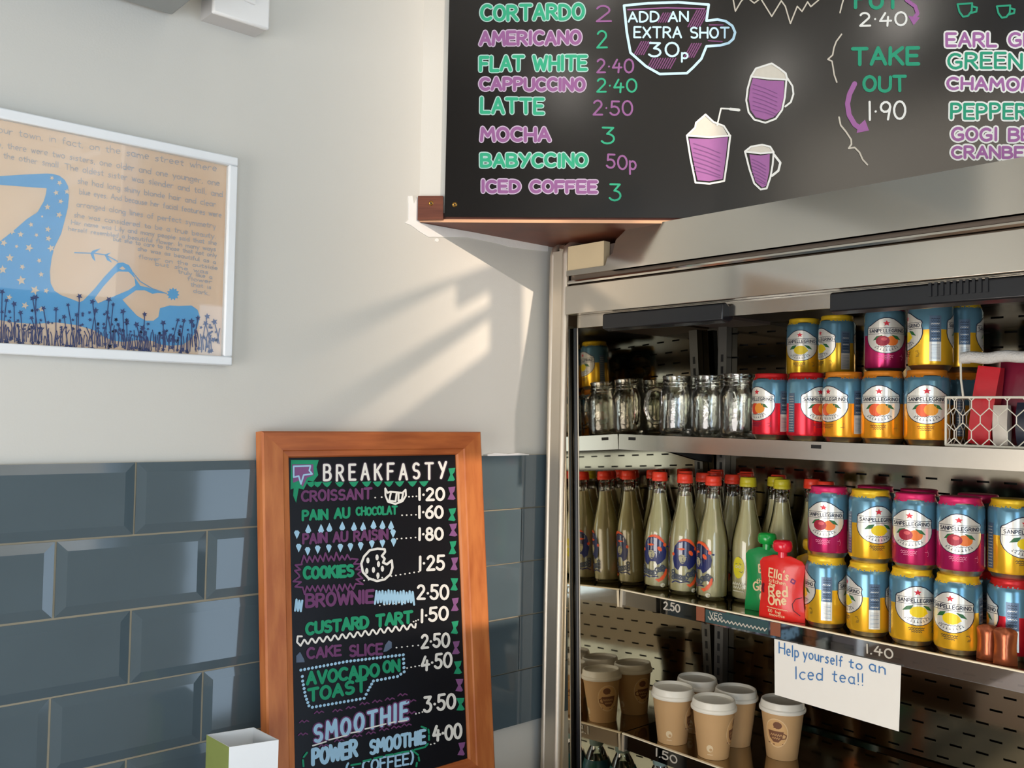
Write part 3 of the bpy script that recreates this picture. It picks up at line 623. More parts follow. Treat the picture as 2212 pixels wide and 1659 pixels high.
mb = MB(); tri = tess(fig); mb.add([onP(x, y, .0003) for x, y in fig], [t for t in tri], blue_m)
def clampx(o):   # trim anything printed past the paper's left edge
    for v in o.data.vertices:
        if v.co.x < px0+fw: v.co.x = px0+fw
ob = mb.build('printed_figure'); clampx(ob); local(pic, ob); ob['label'] = 'bright blue lying figure'
hole = [[(870, 700), (950, 590), (1060, 470), (1090, 452), (1180, 455), (1235, 510), (1245, 580), (1180, 625), (1060, 675), (900, 745)], [(1095, 425), (1125, 405), (1155, 430), (1125, 438)]]
PL([('p', zp(h_), art_m, 2) for h_ in hole]+[('r', [zp([(685, 280), (860, 285), (970, 300), (1080, 360)])], blue_m, 2), ('p', zp([(830, 285), (850, 262), (925, 240), (860, 290), (878, 360), (850, 335)]), blue_m), ('p', zp([(960, 298), (1020, 278), (985, 305), (1030, 372), (985, 350)]), blue_m),
    ('r', [zp([(1220, 460), (1290, 545), (1400, 610), (1530, 655)])], blue_m, 1.6), ('p', zp(star(1590, 660, 60, 11, .7)), blue_m)], 'printed_flower')
stars = [(zq, x, y, r) for x, y, r in [(690, 950, 32), (790, 1015, 40), (745, 1145, 40), (805, 1260, 38), (630, 1335, 44), (785, 1440, 46), (560, 1460, 20), (460, 1395, 40), (890, 1130, 40)]] + \
        [(zp, x, y, r) for x, y, r in [(285, 22, 26), (440, 65, 30), (190, 112, 30), (110, 85, 32), (335, 118, 22), (445, 150, 30), (35, 190, 34), (152, 222, 20), (268, 235, 40), (470, 240, 36), (90, 328, 40), (360, 352, 26), (205, 410, 28), (25, 435, 42), (378, 480, 28), (195, 535, 46), (320, 625, 46), (425, 630, 28), (85, 690, 30), (230, 765, 36), (380, 800, 28)]]
mb = MB()
for f_, x, y, r in stars: mb.poly([onP(u, v, .0008) for u, v in f_(star(x, y, r, 5, .45, random.uniform(0, 360)))], cream_m)
local(pic, mb.build('printed_stars'))
mb = MB(); random.seed(11)
strk = []; fl = []
for i in range(150):
    x = -300+i*15+random.uniform(-9, 9); b = 1075+random.uniform(-25, 40)+(55 if x > 400 else 0)+(25 if x > 1100 else 0)
    if x > 1990 or x < -380: continue
    strk.append(zp([(x, b), (x+random.uniform(-14, 14), b-random.uniform(50, 110)), (x+random.uniform(-22, 22), b-random.uniform(110, 165))]))
    if random.random() < .5: fl.append((x, b+8, random.uniform(16, 32)))
for x, top in [(-300, 700), (-200, 640), (-90, 700), (20, 640), (60, 720), (130, 750), (190, 830), (290, 880), (330, 690), (300, 700), (400, 790), (515, 800), (590, 870), (625, 760), (705, 850), (730, 680), (850, 730), (880, 810), (1000, 710), (985, 830), (1040, 755), (1130, 820), (1085, 940), (1165, 920), (1310, 970), (1330, 845), (1255, 940), (1500, 925), (1515, 1010), (1590, 1070), (1635, 900), (1690, 905), (1760, 910), (1820, 880), (1905, 865), (1970, 915), (2020, 975), (1890, 930), (1960, 1080)]:
    b = 1100+random.uniform(-20, 20); d = random.uniform(-60, 60); xb = x+d
    strk.append(zp([(xb, b), (x+d*.6, top+(b-top)*.5), (x, top)])); fl.append((x, top, random.uniform(22, 32)))
    for k in range(3):
        t = random.uniform(.25, .7); fl.append((x+d*t*.6+random.choice((-34, 34)), top+(b-top)*t, random.uniform(13, 22)))
fl = [q for q in fl if q[0] < 2010 and q[0] > -380]
ribbon(mb, strk, 1.9, lambda u, v: onP(u, v, .0011), navy_m, 4, flip=-1)
for x, y, r in fl: mb.poly([onP(u, v, .0014) for u, v in zp(star(x, y, r, 5, .45, random.uniform(0, 72)))], navy_m)
local(pic, tag(mb.build('printed_meadow'), 'dark navy meadow of small flowers', kind=None))
random.seed(5)
lines = [("our town, in fact, on the same street where", -4, 286, 468, 371, 15), ("live, there were two sisters, one older and one younger, one", -22, 314, 474, 402, 13.5), ("the other small. The oldest sister was slender and tall, and", 8, 342, 481, 426, 13.5),
         ("she had long shiny blonde hair and clear", 168, 396, 466, 447, 12.5), ("blue eyes. And because her facial features were", 172, 419, 478, 470, 12), ("arranged along lines of perfect symmetry", 166, 446, 466, 494, 12),
         ("she was considered to be a true beauty.", 160, 469, 466, 515, 11), ("Her name was Lily and many people said that she", 154, 484, 468, 530, 10), ("herself resembled a beautiful flower. In many ways", 148, 498, 466, 543, 9.5),
         ("but she to care to those that not only", 245, 520, 468, 556, 9), ("she was as beautiful as a", 298, 541, 466, 570, 9), ("flower on the outside", 300, 558, 470, 583, 9), ("but she was", 336, 573, 450, 592, 9), ("truly like a", 385, 590, 458, 603, 9), ("flower", 405, 605, 458, 613, 9), ("that is", 412, 618, 456, 625, 9), ("dark.", 418, 632, 452, 638, 9)]
for s, x0, y0, x1, y1, h in lines:
    s = s.replace('z', 's').replace('q', 'g')
    o = W(s, x0, y0, x1, y1, h*.95, hand_m, 1.25, jit=.05, gap=.9, name='handwritten_line'); clampx(o)
pgl = thin_glass('picture_glazing', (.97, .98, .98), refl=.45, base=.0)
local(pic, MB().box((px0+fw, D-.0145, pz0+fw), (px1-fw, D-.0138, pz1-fw), pgl).build('glazing'))
# ================================================================== wall fittings top left
un = empty('wall_unit', (.1, D, 2.154), 'grey boxy wall-mounted unit seen from below beside the white switch', 'electrical unit')
local(un, MB().box((-.25, 1.06, 2.155), (.493, D-.008, 2.40), grey_m).build('casing', bevel=.002))
local(un, MB().box((-.22, D-.009, 2.163), (.47, D, 2.38), darkin_m).build('gap_shadow'))  # near-black filler stands in for the shadow gap behind the casing
local(un, MB().box((.384, 1.062, 2.1535), (.3855, D-.01, 2.1552), darkin_m).build('panel_seam'))
sw = empty('wall_switch', (.58, D, 2.163), 'white double switch on a surface box high on the left wall', 'switch')
local(sw, MB().box((.5385, 1.263, 2.163), (.6225, D, 2.33), mat('grey_white_box', (190, 190, 190), .4)).build('surface_box'))
local(sw, MB().box((.537, 1.2545, 2.1615), (.624, 1.2632, 2.332), white_m).build('face_plate', bevel=.003))
local(sw, MB().prism([onY(x, y, 1.2545) for x, y in [(527, -4), (550, -4), (550, 12), (528, 3)]], (0, -.004, 0), white_m).build('rocker', bevel=.0008))
# ================================================================== display fridge
XF, XS, YM, XB, YR = 1.226, 1.385, 1.225, 1.70, .28
def ym(z): return 1.2237+.035*(z-1.36)      # the mirrored side leans a little
fr = empty('display_fridge', (1.47, .75, 0), 'open-front stainless steel display fridge with mirrored side and three stocked shelves in view', 'fridge')
def fb(name, a, b, m, parent=fr, bevel=0, label=None):
    o = MB().box(a, b, m).build(name, bevel=bevel)
    if parent is fr: local(fr, o)
    elif parent: o.parent = parent
    if label: o['label'] = label
    return o
local(fr, tag(MB().prism([(1.236, ym(.02), .02), (1.236, 1.258, .02), (1.236, 1.258, 1.925), (1.236, ym(1.925), 1.925)], (.499, 0, 0), steel2_m).build('side_panel'), 'mirror-bright inner side panel'))
fb('side_panel', (1.236, YR-.035, .02), (1.735, YR, 1.925), steel2_m)
mb = MB(); Rr = .008
def post_line(y, z0=.02): return [(XF+.006, y, z0), (XF+.006, y, 1.905), (XF+.010, y, 1.917), (XF+.020, y, 1.924), (XF+.04, y, 1.927), (XF+.09, y, 1.928)]
mb.tube(post_line(1.2365), .0072, stub_m, 12); mb.tube(post_line(1.2705), .0066, stub_m, 12)
mb.box((XF+.002, 1.2365, .02), (XF+.012, 1.2705, 1.912), stub_m)
local(fr, mb.build('corner_post', smooth=True, ang=50))
# back panel with punched slots
mb = MB(); y0, y1, z = YR, YM, .3; r = 0
while z < 1.79:
    mb.poly([(XB, y0, z), (XB, y1, z), (XB, y1, z+.0225), (XB, y0, z+.0225)], backst_m); z += .0225
    y = y0; off = .012 if r % 2 else .0345
    s = y0+off
    while s+.021 < y1-.02:
        mb.poly([(XB, y, z), (XB, s, z), (XB, s, z+.0036), (XB, y, z+.0036)], backst_m); y = s+.021; s += .045
    mb.poly([(XB, y, z), (XB, y1, z), (XB, y1, z+.0036), (XB, y, z+.0036)], backst_m); z += .0036; r += 1
local(fr, mb.build('back_panel'))
fb('back_duct', (XB+.02, YR, .25), (XB+.035, YM, 1.80), darkin_m)
for y in (1.200, .30):
    mb = MB(); mb.box((XB-.020, y-.012, .3), (XB-.001, y+.010, 1.80), mat('upright_grey', (104, 102, 98), .35, .7))
    zz_ = .32
    while zz_ < 1.74: mb.box((XB-.0206, y-.004, zz_), (XB-.0199, y+.002, zz_+.016), darkin_m); zz_ += .026
    local(fr, mb.build('shelf_upright'))
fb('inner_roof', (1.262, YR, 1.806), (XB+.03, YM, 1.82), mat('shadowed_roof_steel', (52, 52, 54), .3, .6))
canopy_m = mat('brushed_canopy_steel', (206, 200, 190), .11, 1, var=.03, scale=3, bump=.01, bscale=5)
def yx(px, X, py=600): return onX(px, py, X).y
mb = MB(); yt = yx(1322, XF)
prof = [(YR-.035, 1.862), (yt+.005, 1.862), (yt+.018, 1.870), (yt+.012, 1.885), (yt, 1.892), (yt-.008, 1.915), (yt-.03, 1.929), (yt-.06, 1.932), (YR-.035, 1.932)]
mb.prism([(XF, y, z) for y, z in prof], (.012, 0, 0), canopy_m)
mb.box((XF+.012, YR-.035, 1.862), (XB, yt-.02, 1.928), canopy_m)
local(fr, tag(mb.build('canopy_top_panel'), 'upper steel band of the canopy with rounded end'))
mb = MB().box((XF+.004, yx(1300, XF), 1.872), (XF+.02, 1.2285, 1.918), mat('pale_plate', (206, 188, 152), .5, var=.05))
local(fr, tag(mb.build('junction_plate'), 'cream plate beside the post'))
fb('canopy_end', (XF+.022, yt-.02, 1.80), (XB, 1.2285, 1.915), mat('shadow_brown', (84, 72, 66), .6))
mb = MB().box((XF+.001, YR-.035, 1.862), (XF+.02, 1.2285, 1.872), canopy_m)
mb.box((XF+.012, YR-.035, 1.843), (XF+.02, 1.2285, 1.862), mat('groove_metal', (120, 108, 98), .3, .8))
mb.tube([(XF+.007, YR-.035, 1.850), (XF+.007, 1.2285, 1.850)], .0045, canopy_m, 8)
local(fr, mb.build('canopy_groove'))
fb('canopy_front_panel', (XF-.001, YR-.035, 1.7895), (XF+.02, 1.2285, 1.8425), canopy_m, bevel=.001, label='lower mirror-polished band of the canopy')
fb('canopy_lip', (XF+.022, YR, 1.7655), (XF+.026, 1.219, 1.7895), steel_m)
def handle(pa, pb, nm='blind_handle'):
    ya, yb = yx(pa, XF+.01, 690), yx(pb, XF+.01, 660); mb = MB()
    pr = [(XF+.004, 1.758), (XF+.020, 1.754), (XF+.034, 1.760), (XF+.034, 1.778), (XF+.012, 1.787), (XF+.004, 1.784)]
    mb.prism([(x, yb, z) for x, z in pr], (0, ya-yb, 0), black_m)
    o = mb.build(nm, bevel=.002); local(fr, o)
    n = 0
    yy = yb+.10
    if pb > 2000:
        m2 = MB()
        while n < 10: m2.box((XF+.002, yy, 1.768), (XF+.005, yy+.004, 1.786), black_m); yy += .008; n += 1
        c = m2.build('grip_rib', o)
h1_ = handle(1306, 1566); h2_ = handle(1796, 2330)
mb = MB().tube([(1.257, ym(.1)-.0065, .1), (1.257, ym(1.766)-.0065, 1.766)], .0048, black_m, 10); mb.tube([(1.2555, ym(.1)-.0125, .1), (1.2555, ym(1.766)-.0125, 1.766)], .0012, stub_m, 6)
local(fr, mb.build('black_guide_rod', smooth=True))
SH = [1.5655, 1.2612, .985, .70]
strip_m = thin_glass('price_strip_plastic', (.66, .70, .74), refl=2.8, base=.2, rough=.04)
stripst_m = mat('strip_steel', (196, 190, 180), .22, 1, var=.05, scale=20)
shelf_m = mat('shelf_steel', (170, 158, 134), .09, 1, var=.05, scale=8, bump=.012, bscale=10)
strips = []
for i, z in enumerate(SH):
    ye = ym(z-.03)-.0006
    sh = MB().box((XS+.001, YR+.003, z-.004), (XB-.022, ye, z), shelf_m).build('shelf'); local(fr, sh)
    if i == 0:
        st = MB().box((XS-.003, YR+.003, z-.030), (XS+.001, ye, z), stripst_m)
        for py_ in (1.195, .80, .40): st.box((XS-.0034, py_-.009, z-.011), (XS-.0028, py_+.009, z-.005), darkin_m)
        st.box((XS+.001, YR+.003, z-.030), (XS+.012, ye, z-.027), stripst_m)
        st = st.build('front_strip', sh)
    else:
        st = MB().box((XS-.003, YR+.003, z-.029), (XS-.0015, ye, z-.0015), strip_m).build('price_strip', sh)
        MB().box((XS-.003, YR+.003, z-.0015), (XS+.002, ye, z+.0008), mat('shelf_edge_highlight', (250, 236, 204), .35)).build('shelf_edge', sh)  # pale cream colour stands in for the bright highlight along the edge
        MB().box((XS-.004, ye-.006, z-.034), (XS+.008, ye, z-.002), stub_m).build('end_clip', sh)
    for yb in (ye-.006, .30):
        mb = MB().prism([(XS+.02, yb, z-.005), (XB-.02, yb, z-.005), (XB-.02, yb, z-.062), (XB-.07, yb, z-.055), (XS+.06, yb, z-.018), (XS+.02, yb, z-.014)], (0, .003, 0), mat('dark_bracket', (46, 46, 48), .4, .5))
        mb.build('bracket', sh)
    strips.append(sh)
fb('base_cabinet', (XF+.01, YR, .02), (XB, YM, .45), steel_m)
# handwriting on the price strips (chalk pen on the plastic), in fridge-front plane
onS = lambda x, y, l=0: onX(x, y, XS-.0032-l)
W, PL = writer(fr, onS, .0004)
W('1.50', 1417, 1633, 1462, 1650, 16, P_FW, 3, name='price_writing', label='white chalk pen 1.50 on the lower strip')
W('2.50', 1434, 1315, 1468, 1323, 16, P_FW, 2.8, name='price_writing', label='white chalk pen 2.50 on the middle strip')
W('1.40', 1872, 1410, 1928, 1423, 19, P_FW, 3.4, name='price_writing', label='grey chalk pen 1.40 on the middle strip')
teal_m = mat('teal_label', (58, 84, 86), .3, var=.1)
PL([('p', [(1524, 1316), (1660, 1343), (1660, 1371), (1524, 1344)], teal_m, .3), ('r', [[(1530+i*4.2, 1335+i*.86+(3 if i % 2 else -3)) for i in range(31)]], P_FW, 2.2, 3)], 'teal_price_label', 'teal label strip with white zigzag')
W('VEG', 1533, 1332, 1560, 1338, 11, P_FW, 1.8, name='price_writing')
or_m = mat('orange_reflection', (140, 84, 60), .4, var=.1)
PL([('p', [(1504, 1309), (1522, 1313), (1522, 1343), (1504, 1340)], or_m, .3), ('p', [(1664, 1343), (1686, 1347), (1686, 1376), (1664, 1372)], or_m, .3)], 'orange_reflection', split=True)  # reflections of the shelf opposite, painted as flat orange patches on the strip
# taped notice
note = empty('paper_notice', onX(1810, 1480, XS-.006), 'white paper notice offering iced tea taped to the middle shelf strip', 'notice')
q = [onX(x, y, XS-.006) for x, y in [(1673, 1380), (1947, 1438), (1942, 1580), (1674, 1500)]]
local(note, MB().prism(q, (-.0006, 0, 0), paper_m).build('sheet'))
pb_m = pen('biro_blue', (66, 120, 178)); 
onN = lambda x, y, l=0: onX(x, y, XS-.0068-l)
W, PL = writer(note, onN, .0003)
W('Help', 1683, 1411, 1725, 1421, 23, pb_m, 2.4, name='handwriting'); W('yourself', 1735, 1421, 1819, 1440, 22, pb_m, 2.4, name='handwriting')
W('to', 1834, 1442, 1862, 1447, 20, pb_m, 2.6, name='handwriting'); W('an', 1878, 1447, 1912, 1456, 24, pb_m, 2.6, name='handwriting')
W('Iced', 1718, 1466, 1777, 1470, 26, pb_m, 2.4, name='handwriting'); W('tea!!', 1798, 1471, 1864, 1481, 25, pb_m, 2.4, name='handwriting')
tape_m = thin_glass('clear_tape', (.72, .74, .70), refl=1.5, base=.06)
PL([('p', [(1724, 1372), (1838, 1396), (1838, 1413), (1724, 1392)], tape_m, 2)], 'clear_tape')

# ================================================================== printed wraps
def clipband(pts, a, b):
    def clip(p, f, inter):
        out = []
        for i in range(len(p)):
            c, n = p[i], p[(i+1) % len(p)]
            if f(c): out.append(c)
            if f(c) != f(n): out.append(inter(c, n))
        return out
    it = lambda x: (lambda c, n: (x, c[1]+(n[1]-c[1])*(x-c[0])/(n[0]-c[0])))
    p = clip(pts, lambda q_: q_[0] >= a, it(a))
    return clip(p, lambda q_: q_[0] <= b, it(b)) if len(p) > 2 else []
def wrapper(rf, step=3.5):
    """rf(v)->radius in mm.  returns poly(mb,pts,mat,level) and pen(mb,strokes,width,mat,level), u mm around, v mm up"""
    def tf(u, v, lv): r0 = rf(v); a = u/rf(50); r = r0+.12*lv+.05; return (r*math.cos(a)*.001, r*math.sin(a)*.001, v*.001)
    def P(mb, pts, m, lv=1):
        lo, hi = min(p[0] for p in pts), max(p[0] for p in pts); x = lo
        while x < hi-1e-6:
            b = min(x+step, hi); c = clipband(pts, x, b)
            if len(c) > 2: mb.poly([tf(u, v, lv) for u, v in c], m)
            x = b
    def S(mb, st, wd, m, lv=2, disc=5): ribbon(mb, st, wd, lambda u, v: tf(u, v, lv), m, disc)
    return P, S
def cpaint(n, c, rough=.22, metal=.5): return mat('can_'+n, c, rough, metal, var=.03, scale=40)
can_blue = cpaint('sky_blue', (104, 150, 172)); can_sil = mat('can_aluminium', (214, 206, 188), .34, 1, var=.02); can_wh = cpaint('white', (232, 230, 220), .26, .4); can_dk = cpaint('ink', (30, 38, 60), .3, .2)
leafc = cpaint('leaf', (44, 104, 58), .35, .1); starc = cpaint('star_red', (206, 40, 56), .35, .2); barg = cpaint('panel_grey_blue', (92, 112, 134), .3, .4)
FL = {'lemon': ((236, 184, 44), (238, 196, 44), [(blob(1, 45, 10.5, 8.5, 14), (240, 210, 30)), ([(8, 40), (13, 43), (9, 50)], (240, 210, 30))], (70, 62, 40)),
      'pomegranate': ((184, 34, 96), (222, 44, 108), [(blob(7, 45, 8.5, 8, 14), (232, 122, 50)), (blob(-5, 45, 9, 8.5, 14), (160, 34, 56)), (blob(-3, 48, 4, 3, 8), (212, 90, 96))], (226, 140, 170)),
      'orange': ((238, 160, 36), (226, 138, 40), [(blob(-3, 45, 10, 10, 14), (232, 96, 50)), (blob(5, 46, 8.5, 9, 14), (240, 160, 50))], (120, 74, 30)),
      'blood_orange': ((206, 30, 48), (198, 34, 36), [(blob(-3, 45, 10, 10, 14), (214, 70, 44)), (blob(5, 46, 8.5, 9, 14), (236, 150, 50))], (110, 30, 60))}
cans = {}
def can_rf(v): return 33.0
def make_can(fl):
    base, lid, fruit, small = FL[fl]; bm_ = cpaint(fl+'_base', base); lm = cpaint(fl+'_foil', lid, .35, .35); sm_ = cpaint(fl+'_print', small, .4, .1)
    root = empty('drink_can', (0, 0, 0))
    m1 = MB().lathe([(0, 5), (19, 5), (23, 0.5), (25.5, 0), (27, 1.2), (29, 5), (32, 8.5)], can_sil, 40)
    m1.lathe([(32, 8.5), (33, 11.5), (33, 63)], bm_, 40); m1.lathe([(33, 63), (33, 97), (31.8, 101.5), (30.2, 105)], can_blue, 40)
    m1.lathe([(30.2, 105), (27, 110), (26.8, 112), (0, 112)], can_sil, 40)
    m1.build('body', root, smooth=True, ang=50)
    def wob(r_, z_, a, j): return (r_, z_+(1.0*math.cos(26*a) if j == 0 else 0)-(7*max(0, math.cos(a-.2)-.93)/.07 if j == 0 else 0))
    MB().lathe([(31.2, 103.2), (29.0, 107.4), (28.3, 110), (28.7, 113.3), (27.5, 115), (0, 114.6)], lm, 60, wob=wob).build('foil_lid', root, smooth=True, ang=60)
    P0_, S0_ = wrapper(can_rf); mb = MB()
    for u0 in (0, 103.6):
        KU = 1.22
        P = lambda mb_, pts, m_, lv=1: P0_(mb_, [(u0+(u-u0)*KU, v+8) for u, v in pts], m_, lv)
        S = lambda mb_, st, wd_, m_, lv=2, disc=5: S0_(mb_, [[(u0+(u-u0)*KU, v+8) for u, v in p] for p in st], wd_*1.1, m_, lv, disc)
        sh_ = lambda pts, k=1: [(u0+u*k, (v-50)*k+50) for u, v in pts]
        out = [(-26.5, 66), (-25, 69), (-21, 71), (-15, 76), (-9, 80.5), (-3, 82.5), (3, 82.5), (9, 80.5), (15, 76), (21, 71), (25, 69), (26.5, 66)]+[(27*math.cos(math.radians(a)), 52+27*math.sin(math.radians(a))) for a in range(20, -201, -14)]
        P(mb, sh_(out, 1.045), can_dk, 1); P(mb, sh_(out), can_wh, 2)
        for v in (56.5, 66.3): P(mb, [(u0-26, v), (u0+26, v), (u0+26, v+.7), (u0-26, v+.7)], can_dk, 3)
        t = text_strokes('SANPELLEGRINO', 5.2, 1.4, 0, 47)
        S(mb, [[(u0-23.5+u, v+59.2) for u, v in p] for p in t], 1.0, can_dk, 3)
        P(mb, [(u0+u, v) for u, v in star(0, 74, 5, 5, .45, 90)], starc, 3)
        P(mb, [(u0+u, v) for u, v in [(-18, 46), (-13, 53), (-5, 55), (-8, 48)]], leafc, 3); P(mb, [(u0+u, v) for u, v in [(6, 55), (14, 53), (19, 46), (12, 48)]], leafc, 4)
        for k_, (pts, c) in enumerate(fruit): P(mb, [(u0+u, v) for u, v in pts], cpaint('fruit_%d_%d_%d' % c, c, .35, .15), 3.3+.4*k_)
        for k_, a in enumerate(range(-130, -49, 10)):
            r_ = 21.5; x_, y_ = u0+r_*math.cos(math.radians(a)), 52+r_*math.sin(math.radians(a)); tx, ty = -math.sin(math.radians(a)), math.cos(math.radians(a)); nx, ny = -ty, tx
            S(mb, [[(x_-nx*1.6, y_-ny*1.6), (x_+nx*1.6, y_+ny*1.6)], [(x_-tx*1-nx*1.5, y_-ty*1-ny*1.5), (x_+tx*1-nx*1.5, y_+ty*1-ny*1.5)]], .6, can_dk, 3, 4)
        S(mb, [[(u0-12+i*1.6, 35.2+(.7 if i % 2 else -.7)+.012*(i-7)**2*1.5) for i in range(16)]], .6, can_dk, 3, 4)
        for k_, (v, wd) in enumerate(((20.5, 11), (17.8, 10), (15.1, 7))):
            S(mb, [[(u0-wd+i*1.5, v+(.7 if i % 2 else -.7)) for i in range(int(wd*2/1.5))]], .8, sm_, 2, 4)
        S(mb, [[(u0+20+random.uniform(-2.5, 2.5), v), (u0+20+random.uniform(1, 3.5), v+.4)] for v in (14, 16, 18, 20, 22)], .7, sm_, 2, 4)
    P, S = P0_, S0_; ub = 51.8
    P(mb, [(ub-8.5, 44), (ub+8.5, 44), (ub+8.5, 84), (ub-8.5, 84)], barg, 1); P(mb, [(ub-8.5, 14), (ub+8.5, 14), (ub+8.5, 44), (ub-8.5, 44)], can_wh, 1)
    for i in range(12): P(mb, [(ub-6.5, 17+i*2.0), (ub+6.5, 17+i*2.0), (ub+6.5, 17.5+i*2.0+.4*(i % 3 == 0)), (ub-6.5, 17.5+i*2.0)], barg, 2)
    for i in range(9): S(mb, [[(ub-6+j*1.7, 48+i*3.9+(.8 if (i+j) % 2 else -.5)) for j in range(8)]], .7, can_dk if i % 3 else can_wh, 2, 4)
    P(mb, [(-ub-7, 14), (-ub+7, 14), (-ub+7, 80), (-ub-7, 80)], barg, 1)
    for i in range(14): S(mb, [[(-ub-5+j*1.7, 17+i*4.4+(.6 if (i+j) % 2 else -.5)) for j in range(7)]], .6, can_wh, 2, 4)
    mb.build('label_print', root)
    return root
def place_can(fl, x, y, z, delta, label, group='soft drink cans in the fridge'):
    o = cans[fl] if fl in cans and not cans[fl].get('placed') else None
    if fl not in cans: cans[fl] = o = make_can(fl)
    if o is None: o = copy_tree(cans[fl])
    o['placed'] = 1
    o.location = (x, y, z); o.rotation_euler = (0, 0, math.atan2(-y, -x)+math.radians(delta)); tag(o, label, 'can', group); return o
def Yat(px, X, py=900): return onX(px, py, X).y
Z1, Z2, Z3 = SH[0]+.0002, SH[1]+.0003, SH[2]+.0003
H = .1150
T = 'top shelf'
place_can('blood_orange', 1.424, Yat(1666, 1.424), Z1, -48, 'red-based blood orange can nearest the jars, first of the front row on the top shelf')
place_can('blood_orange', 1.424, Yat(1742, 1.424), Z1, 42, 'red-based blood orange can second in the front row of the top shelf')
place_can('orange', 1.424, Yat(1822, 1.424), Z1, -46, 'orange can with its barcode turned right, middle of the front row on the top shelf')
place_can('orange', 1.424, Yat(1907, 1.424), Z1, -10, 'orange can facing forward under the pink can on the top shelf')
place_can('orange', 1.424, Yat(2002, 1.424), Z1, 0, 'orange can facing forward right beside the white wire basket')
place_can('blood_orange', 1.495, Yat(1748, 1.495), Z1, 10, 'red-based can hidden in the second row of the top shelf behind the blood orange cans')
bx1, by1 = 1.612, Yat(1730, 1.60, 730); bx2, by2 = 1.60, Yat(1808, 1.60, 730)
place_can('orange', bx1, by1, Z1, 90, 'back row can on the top shelf that carries the left lemon can')
place_can('orange', bx2, by2, Z1, 90, 'back row can on the top shelf that carries the turned-away lemon can')
place_can('lemon', bx1, by1, Z1+H, -14, 'lemon can on the top tier of the top shelf, farthest left of the upper cans')
place_can('lemon', bx2, by2, Z1+H, -62, 'lemon can turned away, second from the left of the upper tier on the top shelf')
bx3, by3 = 1.500, Yat(1912, 1.500, 730)
place_can('pomegranate', bx3, by3, Z1+H, 4, 'pink pomegranate can on the upper tier of the top shelf in the canopy shade')
place_can('orange', bx3, by3, Z1, 90, 'second row orange can on the top shelf under the pink can')
bx4, by4 = 1.452, Yat(2010, 1.452, 730)
place_can('lemon', bx4, by4, Z1+H, -78, 'lemon can showing its barcode on the upper tier beside the pink can')
bx5, by5 = 1.530, Yat(2075, 1.530, 730)
place_can('lemon', bx5, by5, Z1+H, -80, 'shaded lemon can at the right end of the upper tier, behind the basket handle')
place_can('orange', bx5, by5, Z1, 90, 'second row orange can on the top shelf behind the basket end')
mx = 1.424
place_can('lemon', mx, Yat(1784, mx, 1300), Z2, -88, 'lemon can with its barcode forward right beside the red pouch')
place_can('lemon', mx, Yat(1876, mx, 1300), Z2, -74, 'lemon can with barcode to the right, second in the bottom row of the middle shelf')
place_can('lemon', mx, Yat(1970, mx, 1310), Z2, 14, 'lemon can facing forward, third in the bottom row of the middle shelf')
place_can('lemon', mx, Yat(2069, mx, 1330), Z2, -18, 'lemon can facing left, last in the front bottom row of the middle shelf')
place_can('pomegranate', mx, Yat(1790, mx, 1130), Z2+H, -14, 'pink pomegranate can on top of the barcode lemon can beside the bottles')
place_can('lemon', mx, Yat(1880, mx, 1130), Z2+H, 22, 'lemon can in the top tier of the middle shelf between two pink cans')
place_can('pomegranate', mx, Yat(1977, mx, 1140), Z2+H, -14, 'pink pomegranate can in the middle of the top tier of the middle shelf')
place_can('pomegranate', mx, Yat(2075, mx, 1150), Z2+H, -4, 'pink pomegranate can at the right of the front top tier of the middle shelf')
bx = 1.500; bxx = 1.456
place_can('blood_orange', bx, .592, Z2, -80, 'red lidded can in the second bottom row behind the last lemon can')
place_can('blood_orange', bxx, .526, Z2, -90, 'red lidded can in the second bottom row behind the copper packs')
place_can('pomegranate', bx, .592, Z2+H, -100, 'pink can in the second top row mostly hidden by the front pink can')
place_can('lemon', bxx, .526, Z2+H, 30, 'lemon can at the right edge of the middle shelf top tier')
for px_, lb in ((1890, 'left'), (1985, 'right')):
    place_can('lemon', bx+.012, Yat(px_, bx+.012, 1300), Z2, 40, 'second row can on the middle shelf carrying the %s hidden pink can' % lb)
    place_can('pomegranate', bx+.012, Yat(px_, bx+.012, 1150), Z2+H, 40, 'shaded pink can second from the front in the top tier, %s one' % lb)
# ================================================================== glass bottles
bglass = thin_glass('bottle_glass', (.98, .98, .95), refl=1.3, base=.01, rough=.03, bump=.05, bscale=45)
liq_m = mat('cloudy_lemonade', (226, 220, 176), .3, var=.05, scale=20, rgb2=(214, 208, 160), trans=.35)
b_navy = mat('bottle_print_navy', (24, 34, 92), .4); b_or = mat('bottle_print_orange', (232, 92, 44), .4); b_face = mat('bottle_print_skin', (176, 170, 132), .4); b_grey = mat('bottle_print_grey', (62, 70, 84), .4); b_wh = mat('bottle_print_white', (214, 210, 186), .4)
b_yel = mat('bottle_print_yellow', (216, 204, 40), .4)
def bot_r(v):
    pr = [(0, 26), (4, 29.5), (95, 30), (110, 29), (130, 25.5), (150, 20.5), (170, 16.5), (190, 13.8), (205, 13), (240, 13)]
    for (a, ra), (b, rb) in zip(pr[:-1], pr[1:]):
        if v <= b: return ra+(rb-ra)*(v-a)/(b-a)
    return 13
protos = {}
